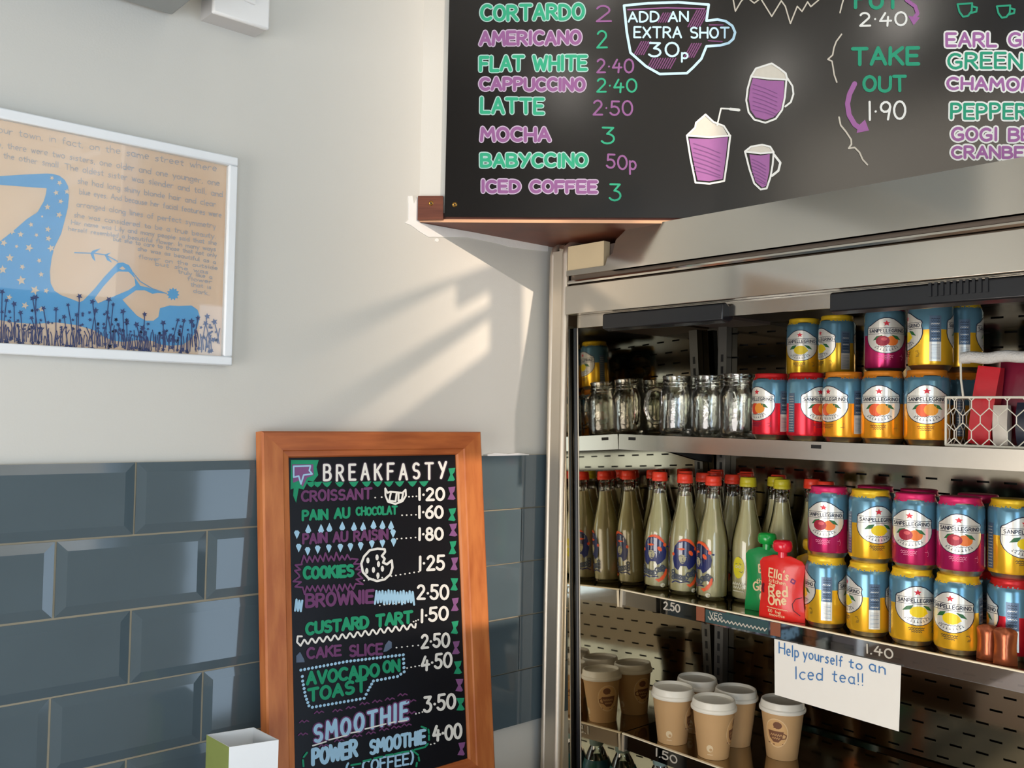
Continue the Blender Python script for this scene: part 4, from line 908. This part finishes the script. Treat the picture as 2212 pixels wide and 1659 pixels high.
def make_bottle(kind):
    capc = (236, 66, 42) if kind == 'girl' else (196, 184, 40)
    root = empty('glass_bottle', (0, 0, 0))
    MB().lathe([(0, 1.5), (22, 1), (26, 0)]+[(bot_r(v), v) for v in (4, 30, 60, 95, 103, 110, 120, 130, 140, 150, 160, 170, 180, 190, 205)]+[(14.3, 206), (14.3, 209), (13, 210), (13, 216)], bglass, 36).build('glass', root, smooth=True, ang=70)
    lv = [(0, 7), (20, 5)]+[(bot_r(v)-2.6, v) for v in (8, 60, 95, 110, 120, 130, 150, 170, 188)]+[(0, 188.5)]
    MB().lathe(lv, liq_m, 28).build('drink', root, smooth=True, ang=60)
    def wob(r_, z_, a, j): return (r_+(.35*math.cos(20*a) if j in (1, 2, 3, 4) else 0), z_)
    MB().lathe([(13.5, 212), (15.2, 213), (15.2, 218), (14.6, 219), (15.0, 220), (14.6, 228), (13.2, 230), (0, 230)], mat('cap_'+kind, capc, .35, var=.03), 40, wob=wob).build('cap', root, smooth=True, ang=50)
    Pb, Sb = wrapper(bot_r); mb = MB()
    kv = lambda pts: [(u, 6+v*.83) for u, v in pts]
    P = lambda m1_, pts, m_, lv=1: Pb(m1_, kv(pts), m_, lv)
    S = lambda m1_, st, wd_, m_, lv=2: Sb(m1_, [kv(p) for p in st], wd_, m_, lv)
    if kind == 'girl':
        P(mb, [(-22, 92), (-20, 104), (-12, 116), (0, 121), (10, 118), (18, 108), (22, 98), (26, 84), (24, 68), (16, 58), (8, 52), (4, 60), (-8, 60), (-12, 50), (-20, 56), (-24, 74)], b_navy, 1)
        P(mb, [(-14, 115), (-6, 122), (3, 123.5), (12, 120), (19, 111), (22, 102), (16, 107), (9, 114), (0, 118)], b_or, 2)
        P(mb, [(-15, 99), (-4, 102), (2, 99), (-6, 96)], b_or, 2); P(mb, blob(12, 90, 4, 6.5, 8, .5), b_or, 2); P(mb, blob(22, 100, 3.5, 4.5, 8), b_or, 2); P(mb, blob(-23, 86, 3, 4, 8), b_or, 2); P(mb, blob(28, 96, 3.2, 2, 6), b_navy, 2)
        P(mb, [(-11, 84), (-5, 87), (1, 84), (3, 76), (0, 68), (-4, 65), (-8, 68), (-11, 76)], b_face, 2.4)
        S(mb, [[(-11, 82), (-7, 83.5), (-4, 82)], [(0, 82), (3, 83.5), (6, 82)], [(-3, 79), (-4, 74), (-2, 73.5)], [(-6, 69), (-3, 70), (0, 69), (-3, 67.5), (-6, 69)]], .9, b_navy, 3)
        S(mb, [arc(-18+i*5.2, 32-abs(i-3)*-1.2+(6 if i > 4 else 0), 4.5, 5, 0, 330, 8) for i in range(8)]+[arc(18+i*3, 46-i*3, 4, 6, 30, 380, 8) for i in range(3)]+[arc(-23, 46-i*7, 3.5, 4, 20, 360, 7) for i in range(3)], 2.3, b_grey, 1.4)
        S(mb, [[(-26, 20), (-18, 25), (-8, 22), (4, 25), (10, 24)]], 2.0, b_navy, 1.8)
        P(mb, [(4, 18), (12, 20), (20, 30), (25, 44), (28, 43), (27, 30), (20, 18), (11, 12)], b_or, 2.5)
        P(mb, blob(19, 5, 5, 5, 10), b_wh, 1.5); P(mb, blob(21, 4, 2.6, 3, 8), b_face, 2.2)
    else:
        P(mb, blob(0, 70, 12, 24, 16), b_yel, 1)
        S(mb, [arc(-4, 72, 2.6, 2.6, 0, 360, 8), arc(3, 72, 2.6, 2.6, 0, 360, 8)], 1.1, b_wh, 2.4); S(mb, [[(-6, 78), (-2, 79)], [(2, 79), (6, 78)], [(2, 62), (7, 60), (9, 63)]], .9, b_grey, 2.4)
        S(mb, [[(-14+i*2.4, 34+(3 if i % 2 else -3)) for i in range(13)], [(-12+i*2.6, 26+(2.6 if i % 2 else -2.6)) for i in range(10)], [(-12+i*1.6, 18+(1 if i % 2 else -1)) for i in range(15)]], 1.4, b_wh, 1.5)
    mb.build('bottle_print', root)
    return root
def place_bottle(kind, x, y, z, delta, label):
    o = protos.get(kind)
    if o is None or o.get('placed'): o = copy_tree(protos[kind]) if o else make_bottle(kind)
    protos.setdefault(kind, o); o['placed'] = 1
    o.location = (x, y, z); o.rotation_euler = (0, 0, math.atan2(-y, -x)+math.radians(delta)); return tag(o, label, 'bottle', 'glass bottles on the middle shelf')
def bz(px, py): p = onZ(px, py, Z2); return p.x, p.y
place_bottle('girl', 1.459, 1.187, Z2, -20, 'red capped lemonade bottle touching the mirror side, first real one of the front row')
place_bottle('girl', 1.456, 1.122, Z2, 2, 'red capped lemonade bottle second of the front row, its printed portrait facing forward')
place_bottle('girl', 1.457, 1.056, Z2, -52, 'red capped lemonade bottle third of the front row with bare glass to the right')
place_bottle('girl', 1.533, 1.066, Z2, -58, 'red capped bottle just behind the third front bottle')
place_bottle('lemon', 1.492, 1.003, Z2, -32, 'yellow capped lemon bottle with a yellow lemon print behind the green pouch')
place_bottle('lemon', 1.505, .939, Z2, 20, 'yellow capped bottle directly behind the red pouch')
place_bottle('lemon', 1.556, .985, Z2, 30, 'yellow capped bottle in the second row between two lemon bottles')
place_bottle('girl', 1.568, .915, Z2, 120, 'red capped bottle in the back beside the pink can stack')
place_bottle('girl', 1.531, .866, Z2, 140, 'red capped bottle nearest the can stack in the second row')
k = 0
nm_ = ['far back beside the mirror', 'second from the mirror in the second row', 'behind the third front bottle in the third row', 'third row next to the shelf upright', 'back row, close to the back panel near the mirror', 'back row, two along from the mirror', 'back row behind the yellow caps']
for x, y in [(1.540, 1.186), (1.522, 1.127), (1.590, 1.150), (1.594, 1.080), (1.646, 1.184), (1.649, 1.112), (1.622, 1.020)]:
    place_bottle('girl', x, y, Z2, 60+37*k, 'red capped bottle '+nm_[k]); k += 1
# ================================================================== mason jar mugs
jglass = thin_glass('jar_glass', (.97, .98, .95), refl=1.6, base=.05, rough=.12, bump=.25, bscale=70)
def make_jar():
    root = empty('jar_mug', (0, 0, 0))
    MB().lathe([(0, 4), (24, 3), (30, 0), (34, 3), (36, 9), (36.5, 20), (36.5, 74), (35, 84), (31, 92), (29, 95), (29.2, 98), (31, 99.5), (29.4, 101), (29.4, 105), (31, 106.5), (29.4, 108), (29.4, 113), (30.4, 115), (30, 118), (28, 118.5), (26.6, 116), (26.6, 97), (32, 84), (33.2, 74), (33.2, 14), (28, 9), (0, 9)], jglass, 44).build('glass', root, smooth=True, ang=60)
    pts = [(.030, 0, .088), (.044, 0, .092), (.056, 0, .086), (.062, 0, .070), (.062, 0, .048), (.057, 0, .032), (.047, 0, .024), (.035, 0, .024)]
    MB().tube(pts, .0052, jglass, 10).build('handle', root, smooth=True)
    P, S = wrapper(lambda v: 36.4); mb = MB()
    S(mb, [[(-57+u, 50+v) for u, v in arc(0, 0, 17, 22, 0, 360, 22)], [(-57+u, 45+v) for u, v in arc(0, 0, 10, 8, 0, 360, 12)]], 1.4, jglass, 5)
    mb.build('embossed_oval', root)
    return root
jar0 = None
JX = 1.505
for px_, X_, dl, lb in [(1.170, 1.49, -92, 'clear glass jar mug with its looped handle to the left, foremost jar'), (1.094, 1.495, 60, 'clear glass jar mug second from the cans on the top shelf'), (1.004, 1.462, 175, 'clear glass jar mug right beside the red-based cans'),
                        (1.180, 1.567, 30, 'clear glass jar mug behind the foremost jar against the mirrored side'), (1.026, 1.566, -125, 'clear glass jar mug in the second row behind the jar beside the cans'), (1.122, 1.618, 90, 'clear glass jar mug deepest on the shelf near the back panel')]:
    if jar0 is None: o = jar0 = make_jar()
    else: o = copy_tree(jar0)
    y_ = px_; o.location = (X_, y_, Z1); o.rotation_euler = (0, 0, math.atan2(-y_, -X_)+math.radians(dl)); tag(o, lb, 'jar', 'jar mugs on the top shelf')
# ================================================================== takeaway cups
kraft = mat('kraft_card', (198, 160, 112), .6, var=.04, scale=25); lid_m = mat('cup_lid_white', (232, 228, 214), .32, var=.02); rim_m = mat('cup_inner', (220, 214, 200), .6)
stk = mat('sticker_tan', (216, 172, 116), .5); stk2 = mat('sticker_ring', (226, 196, 150), .5); brn = mat('sticker_brown', (120, 78, 54), .5); emb = mat('cup_print_cream', (226, 206, 168), .5)
cup_r = lambda v: 27.5+(38.5-27.5)*v/90
def make_cup():
    root = empty('takeaway_cup', (0, 0, 0))
    MB().lathe([(0, 3), (26.5, 3), (27, 0), (27.6, 0), (38.6, 90), (37.6, 91), (26.8, 6)], kraft, 40).build('card_body', root, smooth=True, ang=40)
    MB().lathe([(38.6, 84.5), (41.3, 84.5), (41.8, 86), (41.8, 89.5), (40.8, 91), (39.6, 92), (38.4, 100), (37.4, 102.6), (36, 103), (34.6, 101.5), (34.2, 97.5), (0, 97)], lid_m, 44).build('lid', root, smooth=True, ang=40)
    P, S = wrapper(cup_r, 3); q0 = cup_r(50); Pc, Sc = P, S
    kk = lambda pts, c0, v0, k: [(c0+(u-c0)*k, v0+(v-v0)*k) for u, v in pts]
    for u0 in (0, math.pi*q0):
        mb = MB()
        P = lambda m1_, pts, m_, lv=1: Pc(m1_, kk(pts, u0, 50, 1.2), m_, lv)
        S = lambda m1_, st, wd_, m_, lv=2, disc=5: Sc(m1_, [kk(p, u0, 50, 1.2) for p in st], wd_*1.2, m_, lv, disc)
        P(mb, [(u0+u, v) for u, v in blob(0, 50, 17.5, 22, 26)], stk2, 1); P(mb, [(u0+u, v) for u, v in blob(0, 50, 16.3, 20.6, 26)], stk, 2)
        P(mb, [(u0-13, 53), (u0+11, 53), (u0+9, 42), (u0+3, 36), (u0-5, 36), (u0-11, 42)], brn, 3)
        S(mb, [[(u0+11, 50), (u0+15, 48), (u0+14, 43), (u0+9, 42)], [(u0-14, 34), (u0-4, 32.4), (u0+10, 34)], [(u0-3, 58), (u0+1, 61), (u0-1, 64)]], 1.6, brn, 3)
        P(mb, [(u0+u, v) for u, v in blob(2, 62, 6.5, 5.5, 10)], brn, 2.8)
        S(mb, [[(u0-9+i*1.8, 47+(1.8 if i % 2 else -1.5)) for i in range(11)], [(u0-7+i*1.8, 42+(1.3 if i % 2 else -1.3)) for i in range(8)]], .8, stk, 4, 4)
        mb.build('sticker', root)
    ue = -math.pi/2*q0; mb = MB()
    P = lambda m1_, pts, m_, lv=1: Pc(m1_, kk(pts, ue, 18, 1.3), m_, lv)
    S = lambda m1_, st, wd_, m_, lv=2, disc=5: Sc(m1_, [kk(p, ue, 18, 1.3) for p in st], wd_*1.2, m_, lv, disc)
    P(mb, [(ue+u, v) for u, v in blob(0, 20, 5.2, 5.2, 14)], emb, 1); P(mb, [(ue+u, v) for u, v in blob(1.6, 18.4, 2.4, 2.2, 10)], kraft, 2); S(mb, [[(ue-4+i*1.2, 11.5+(.5 if i % 2 else -.5)) for i in range(8)]], .8, emb, 1.5, 4)
    mb.build('small_print', root)
    return root
cup0 = make_cup()
first = True
for x, y, dl, lb in [(1.4265, 1.121, 78, 'lidded kraft takeaway cup at the left of the front row'), (1.514, 1.130, 65, 'lidded kraft takeaway cup behind the left front cup'),
                     (1.4255, 1.026, 78, 'lidded kraft takeaway cup in the middle, nearest the shelf edge'), (1.512, 1.038, -62, 'lidded kraft takeaway cup behind the middle one with its sticker to the left'),
                     (1.522, .944, -18, 'kraft takeaway cup with round coffee sticker facing forward under the paper notice')]:
    o = cup0 if first else copy_tree(cup0); first = False
    o.location = (x, y, Z3); o.rotation_euler = (0, 0, math.atan2(-y, -x)+math.radians(dl)); tag(o, lb, 'cup', 'takeaway cups on the lower shelf')
# ================================================================== pouches
def pouch(name, x, y, z, rz, colr, capc, label, words, hh=.108, wd=.041, lean=0, cap=True):
    root = empty(name, (x, y, z), label, 'pouch', rz=rz)   # faces local -x ; u along +(-y)
    fm = mat('pouch_'+name+str(colr[0]), colr, .3, var=.05, scale=60, bump=.35, bscale=55, coat=.2)
    def half(v): 
        t = v/hh; w_ = wd*(1.0-.10*math.sin(math.pi*min(1, t)*1.0)**2) 
        if t > .86: w_ *= math.sqrt(max(0, 1-((t-.86)/.14)**2*.86))
        return w_
    def dep(s, v): t = v/hh; return .013*(1-s*s)*(1-.35*t)*(1-max(0, (t-.8)/.2)**2*.6)*min(1, .55+t*3) + .0012
    def surf(s, v, sgn, lift=0): return (-sgn*(dep(s, v)+lift)-lean*v, -s*half(v), v)
    nu, nv = 12, 16; mb = MB()
    for sgn in (1, -1):
        vs = [surf(-1+2*i/nu, hh*j/nv, sgn) for j in range(nv+1) for i in range(nu+1)]
        fs = [(j*(nu+1)+i, j*(nu+1)+i+1, (j+1)*(nu+1)+i+1, (j+1)*(nu+1)+i) for j in range(nv) for i in range(nu)]
        if sgn > 0: fs = [f[::-1] for f in fs]
        mb.add(vs, fs, fm)
    for s in (-1, 1):
        mb.add([surf(s, hh*j/nv, sg) for j in range(nv+1) for sg in (1, -1)], [(2*j, 2*j+1, 2*j+3, 2*j+2) for j in range(nv)], fm)
    mb.add([surf(-1+2*i/nu, hh, sg) for i in range(nu+1) for sg in (1, -1)], [(2*i, 2*i+1, 2*i+3, 2*i+2) for i in range(nu)], fm)
    mb.add([surf(-1+2*i/nu, 0, sg) for i in range(nu+1) for sg in (1, -1)], [(2*i, 2*i+1, 2*i+3, 2*i+2)[::-1] for i in range(nu)], fm)
    mb.build('foil_body', root, smooth=True, ang=70)
    if cap:
        cm = mat('spout_cap_%d' % capc[0], capc, .22, var=.03, coat=.4); o_ = (-lean*hh, 0, hh)
        MB().lathe([(8, -3), (8, 8)], cm, 20, o=o_).build('spout', root, smooth=True)
        MB().lathe([(0, 7), (13, 7), (15.5, 10), (16.5, 16), (15.5, 23), (12.5, 26), (0, 26.5)], cm, 28, o=o_).build('cap', root, smooth=True, ang=45)
    def tf(u, v): 
        s = u/ (half(max(0, min(hh, v)))+1e-9); s = max(-1, min(1, s)); return surf(s, v, 1, .0006)
    mb = MB()
    for txt, u0, v0, u1, v1, h, wdh, m_ in words:
        v0 *= .86; v1 *= .86; h *= .84; wdh *= .84; u0 *= .92; u1 *= .92
        st = rotated(text_strokes(txt, h, 1.2, .03, math.hypot(u1-u0, v1-v0)), 0, 0, 1, 0)
        c_, s_ = (u1-u0), (v1-v0); L = math.hypot(c_, s_); c_/=L; s_/=L
        st = [[(u0+a*c_+(-b)*-s_*1, v0+a*s_+(-b)*c_) for a, b in p] for p in st]
        ribbon(mb, st, wdh, tf, m_, 6)
    if words: mb.build('printed_text', root)
    return root, tf
fac = math.atan2(.52*.55, 1) 
cw = mat('pouch_cream', (238, 206, 160), .5); 
M_ = .001
red, tfr = pouch('food_pouch', 1.402, Yat(1695, 1.400, 1280)+.006, Z2, .14, (222, 36, 30), (224, 26, 50), 'shiny red baby food pouch with red cap standing at the middle shelf edge',
    [("Ella's", -.022, .083, .016, .080, .017, .0030, cw), ('kitchen', -.021, .073, .011, .070, .008, .0013, cw), ('the', -.021, .063, -.008, .064, .009, .0018, cw), ('Red', -.020, .045, .016, .049, .019, .0035, cw), ('One', -.020, .028, .014, .034, .018, .0036, cw),
     ('mmmmmm', -.024, .0225, .016, .0205, .0026, .001, cw), ('100% fruit'.replace('%', ' '), -.022, .014, .004, .013, .006, .001, cw), ('smoothie', -.020, .007, .010, .006, .006, .001, cw)])
mb = MB(); ribbon(mb, [[(.036, .042), (.027, .039), (.022, .030), (.024, .020), (.034, .012)]], .0012, tfr, mat('pouch_dark_red', (70, 10, 26), .5), 6)
ribbon(mb, [[(.021, .072), (.026, .069), (.024, .064), (.019, .067), (.021, .072)]], .002, tfr, mat('pouch_purple', (120, 30, 100), .5), 6)
ribbon(mb, [[(-.032, .056), (-.034, .050), (-.032, .044)]], .005, tfr, mat('pouch_plum', (110, 20, 40), .5), 6)
mb.build('printed_drawing', red)
grn, tfg = pouch('food_pouch', 1.440, Yat(1656, 1.44, 1280), Z2, .35, (20, 140, 72), (20, 160, 66), 'green baby food pouch with green cap half hidden behind the red pouch',
    [("Ella's", -.012, .080, .026, .083, .016, .003, cw), ('the', -.016, .058, .0, .060, .009, .0018, cw), ('Green', -.022, .042, .024, .046, .017, .0034, cw), ('One', -.008, .022, .022, .027, .016, .0034, cw)], hh=.112, wd=.038)
yel, _ = pouch('food_pouch', 1.476, .860, Z2, .20, (206, 160, 24), (226, 180, 20), 'yellow capped baby food pouch tucked behind the red pouch and the cans', [], hh=.106, wd=.030)
# copper packs and lemon bottle at the right end
cop_m = mat('copper_foil', (176, 98, 66), .28, .7, var=.2, scale=40, bump=.5, bscale=45)
for px_, X_, hh_, rz_, lb in ((2135, 1.412, .050, .2, 'small crinkled copper foil pack at the shelf edge beside the last lemon can'), (2172, 1.402, .052, .25, 'larger bright copper foil pack right of the other copper pack')):
    r_, _ = pouch('foil_pack', X_, Yat(px_, X_, 1390), Z2, rz_, (176, 98, 66), (0, 0, 0), lb, [], hh=hh_, wd=.0155, cap=False); r_['category'] = 'snack pack'
    r_.children[0].data.materials[0] = cop_m
jb = empty('juice_bottle', (1.425, Yat(2264, 1.425, 1320), Z2), 'small pale yellow labelled juice bottle at the right end of the middle shelf', 'bottle')
MB().lathe([(0, 0), (20, 0), (22, 4), (22, 70), (20, 84), (14, 100), (11, 108), (11, 118), (0, 118)], mat('juice_plastic', (120, 124, 100), .2, var=.05, trans=.3), 28).build('body', jb, smooth=True, ang=50)
MB().lathe([(22.3, 14), (22.6, 14), (22.6, 72), (22.3, 72)], mat('juice_label', (222, 220, 180), .5, rgb2=(226, 222, 110), scale=20), 28).build('paper_label', jb, smooth=True)
MB().lathe([(12, 108), (12.6, 110), (12.6, 121), (0, 122)], b_yel, 24).build('cap', jb, smooth=True, ang=40)
P, S = wrapper(lambda v: 22.8); mb = MB(); jb.rotation_euler = (0, 0, math.atan2(-jb.location.y, -1.43))
for s_, v0 in (('B', 44), ('B', 24)): S(mb, [[(u-13, v+v0) for u, v in p] for p in text_strokes(s_, 12)], 1.6, b_grey, 1.5)
mb.build('printed_text', jb)
# ================================================================== wire basket on the top shelf
wm = mat('white_wire', (226, 222, 206), .4, var=.04); BX0, BX1, BY1, BY0, BZ, BZT = 1.398, 1.492, .598, .300, Z1+.002, 1.6385
bas = empty('wire_basket', (1.49, .45, Z1), 'white hexagonal wire basket with wrapped handle on the top shelf', 'basket')
mb = MB()
for z_ in (BZT, BZ): mb.tube([(BX0, BY0, z_), (BX0, BY1, z_), (BX1, BY1, z_), (BX1, BY0, z_)], .0019, wm, 8, closed=True)
for x_, y_ in ((BX0, BY1), (BX0, BY0), (BX1, BY1), (BX1, BY0)): mb.tube([(x_, y_, BZ), (x_, y_, BZT)], .0018, wm, 8)
local(bas, mb.build('rim', smooth=True))
def hexnet(P_, L):
    mb = MB(); w_ = .0245; rh = .0222; s_ = .0105
    for r_ in range(4):
        for c_ in range(int(L/w_)+2):
            x = c_*w_+(w_/2 if r_ % 2 else 0); z0_ = -.006+r_*rh
            A = (x, z0_+s_/2); Bp = (x, z0_-s_/2+.001); 
            for (p, q_) in (((x, z0_-s_/2), (x, z0_+s_/2)), ((x, z0_+s_/2), (x+w_/2, z0_+rh-s_/2)), ((x, z0_+s_/2), (x-w_/2, z0_+rh-s_/2))):
                def cl(a, b):
                    (x0, y0), (x1, y1) = a, b; h_ = BZT-BZ
                    if x0 < 0 and x1 < 0 or x0 > L and x1 > L or y0 < 0 and y1 < 0 or y0 > h_ and y1 > h_: return None
                    t0, t1 = 0, 1
                    for o_, d_, lo, hi in ((x0, x1-x0, 0, L), (y0, y1-y0, 0, h_)):
                        if abs(d_) < 1e-9: 
                            if o_ < lo or o_ > hi: return None
                            continue
                        a_, b_ = (lo-o_)/d_, (hi-o_)/d_
                        if a_ > b_: a_, b_ = b_, a_
                        t0, t1 = max(t0, a_), min(t1, b_)
                    return ((x0+(x1-x0)*t0, y0+(y1-y0)*t0), (x0+(x1-x0)*t1, y0+(y1-y0)*t1)) if t1 > t0+1e-3 else None
                k_ = cl(p, q_)
                if k_: mb.tube([P_(*k_[0]), P_(*k_[1])], .00085, wm, 5)
    return mb.build('hex_mesh', smooth=True)
local(bas, hexnet(lambda u, v: (BX0, BY1-u, BZ+v), BY1-BY0)); local(bas, hexnet(lambda u, v: (BX0+u, BY1, BZ+v), BX1-BX0))
mb = MB(); yh = .580; pts = []; zr = 1.697
for i in range(60): pts.append((BX0+.012, yh-(i/59)*(yh-.31), zr+.0012*math.sin(i*.6)))
mb.tube(pts, .0085, mat('wrapped_cord', (214, 212, 206), .9, var=.08, scale=200, bump=.9, bscale=420), 12)
local(bas, mb.build('handle_wrap', smooth=True))
local(bas, MB().tube([(BX0, .573, BZT), (BX0+.004, .578, 1.665), (BX0+.012, .582, zr)], .0016, wm, 8).build('handle_wire', smooth=True))
def pack(name, a, b, colr, label, cat='snack pack', tilt=0, text=None, rough=.3):
    (x0, y0, z0), (x1, y1, z1) = a, b; c = ((x0+x1)/2, (y0+y1)/2, z0)
    root = empty(name, c, label, cat); m_ = mat('pack_%d_%d_%d' % colr, colr, rough, var=.12, scale=30, bump=.25, bscale=50, coat=.2)
    hx, hy, h_ = (x1-x0)/2, (y1-y0)/2, z1-z0
    mb = MB(); n = 8; rings = []
    for j in range(n+1):
        t = j/n; k_ = (.35+.65*math.sin(math.pi*min(1, max(0, .12+.76*t)))) ; rings.append([(-hx*k_, -hy, h_*t), (-hx*k_*1.0, 0, h_*t), (-hx*k_, hy, h_*t), (hx*k_, hy, h_*t), (hx*k_, 0, h_*t), (hx*k_, -hy, h_*t)])
    vs = [p for r_ in rings for p in r_]
    mb.add(vs, [(j*6+i, j*6+(i+1) % 6, (j+1)*6+(i+1) % 6, (j+1)*6+i) for j in range(n) for i in range(6)]+[tuple(range(6))[::-1], tuple(n*6+i for i in range(6))], m_)
    mb.build('wrapper', root, smooth=True, ang=60)
    if text:
        mb = MB(); st = text_strokes(text, .012)
        ribbon(mb, st, .0016, lambda u, v: (-hx-.0006, .004-u, h_*.46+v), mat('pack_text', (196, 150, 160), .5), 6); mb.build('printed_text', root)
    root.rotation_euler = (tilt, 0, 0); return root
pack('snack_sachet', (1.425, .548, Z1+.004), (1.450, .580, Z1+.120), (196, 26, 40), 'tall bright red sachet leaning in the left of the wire basket', tilt=.13)
pack('snack_sachet', (1.418, .520, Z1+.004), (1.436, .540, Z1+.062), (214, 206, 192), 'short white packet beside the red sachet in the wire basket')
pack('snack_box', (1.456, .40, Z1+.004), (1.486, .545, Z1+.128), (122, 20, 48), 'wide crimson packet marked 105 at the back of the wire basket', text='105')
pack('snack_sachet', (1.415, .435, Z1+.004), (1.452, .508, Z1+.066), (40, 44, 58), 'dark blue-black packet low in the front of the wire basket')
pack('snack_sachet', (1.415, .345, Z1+.004), (1.452, .425, Z1+.070), (52, 40, 54), 'dark packet at the right edge of the wire basket')
# ================================================================== water bottles on the bottom shelf
wb_m = thin_glass('clear_plastic', (.86, .92, .88), refl=1.8, base=.04, bump=.3, bscale=50); wl_m = mat('water_label', (34, 96, 132), .35, rgb2=(60, 120, 96), scale=30)
wb0 = None
for i, (x, y, lb) in enumerate([(1.44, 1.160, 'clear water bottle with blue sleeve on the bottom shelf beside the mirror'), (1.44, 1.088, 'clear water bottle with blue sleeve second from the mirror on the bottom shelf'), (1.44, 1.016, 'clear water bottle with blue sleeve third from the mirror on the bottom shelf')]):
    if wb0 is None:
        o = wb0 = empty('water_bottle', (0, 0, 0))
        MB().lathe([(0, 0), (28, 0), (31, 5), (31, 60), (29.5, 64), (31, 70), (31, 150), (29, 170), (20, 192), (13, 204), (13, 214), (0, 214)], wb_m, 32).build('body', o, smooth=True, ang=60)
        MB().lathe([(31.3, 110), (31.5, 110), (31.5, 152), (29.6, 171), (25.4, 182), (25.1, 182)], wl_m, 32).build('sleeve', o, smooth=True)
        MB().lathe([(14, 206), (14.6, 207), (14.6, 220), (0, 221)], mat('water_cap', (150, 176, 170), .35), 24).build('cap', o, smooth=True, ang=40)
    else: o = copy_tree(wb0)
    o.location = (x, y, SH[3]+.0002); o.scale = (1, 1, 1.1); tag(o, lb, 'bottle', 'water bottles on the bottom shelf')
# ================================================================== counter, card box, dark holder
ct = fb('counter', (-.3, .92, 0), (1.075, D-.014, .965), mat('counter_wood', (120, 88, 62), .5, var=.15, scale=8), None); tag(ct, 'wooden counter below the tiles carrying the leaning chalkboard', 'counter')
zt_ = 1.16; cq = [onZ(x, y, zt_) for x, y in [(446, 1587), (548, 1571), (602, 1598), (495, 1614)]]
bxr = empty('card_box', ((cq[0].x+cq[2].x)/2, (cq[0].y+cq[2].y)/2, .965), 'open-topped white card box with a green side in front of the leaning chalkboard', 'box')
cc = [Vector((q_.x, q_.y, .9655)) for q_ in cq]; cen = sum(cc, Vector())/4; grn_m = mat('olive_green_card', (124, 138, 74), .7, var=.08, scale=60); whc = mat('white_card', (228, 234, 238), .6, var=.01)
def wallp(i, j, m_out, nm):
    a, b = cc[i], cc[j]; mb = MB(); t = .0012
    ai, bi = a+(cen-a).normalized()*t*1.4, b+(cen-b).normalized()*t*1.4; ai.z = bi.z = a.z; up = Vector((0, 0, zt_-a.z))
    mb.poly([a, b, b+up, a+up], m_out); mb.poly([bi, ai, ai+up, bi+up], whc); mb.poly([a+up, b+up, bi+up, ai+up], whc)
    local(bxr, mb.build(nm))
wallp(0, 1, whc, 'side'); wallp(1, 2, whc, 'side'); wallp(2, 3, whc, 'side'); wallp(3, 0, grn_m, 'side')
local(bxr, MB().poly([c_+Vector((0, 0, .001)) for c_ in cc], whc).build('bottom'))
dh = empty('dark_holder', (onZ(190, 1655, 1.11).x, onZ(190, 1655, 1.11).y, .965), 'top of a dark rounded container on the counter below the tiles', 'container')
MB().lathe([(0, 0), (36, 0), (40, 4), (40, 122), (36, 134), (24, 139), (8, 141), (0, 141)], black_m, 32).build('body', dh, smooth=True, ang=50)
MB().lathe([(40.2, 106), (40.8, 107), (40.8, 111), (40.2, 112)], mat('holder_band', (60, 62, 66), .3), 32).build('band', dh, smooth=True)
# cleanup of helper flags
for o in bpy.data.objects:
    if 'placed' in o: del o['placed']
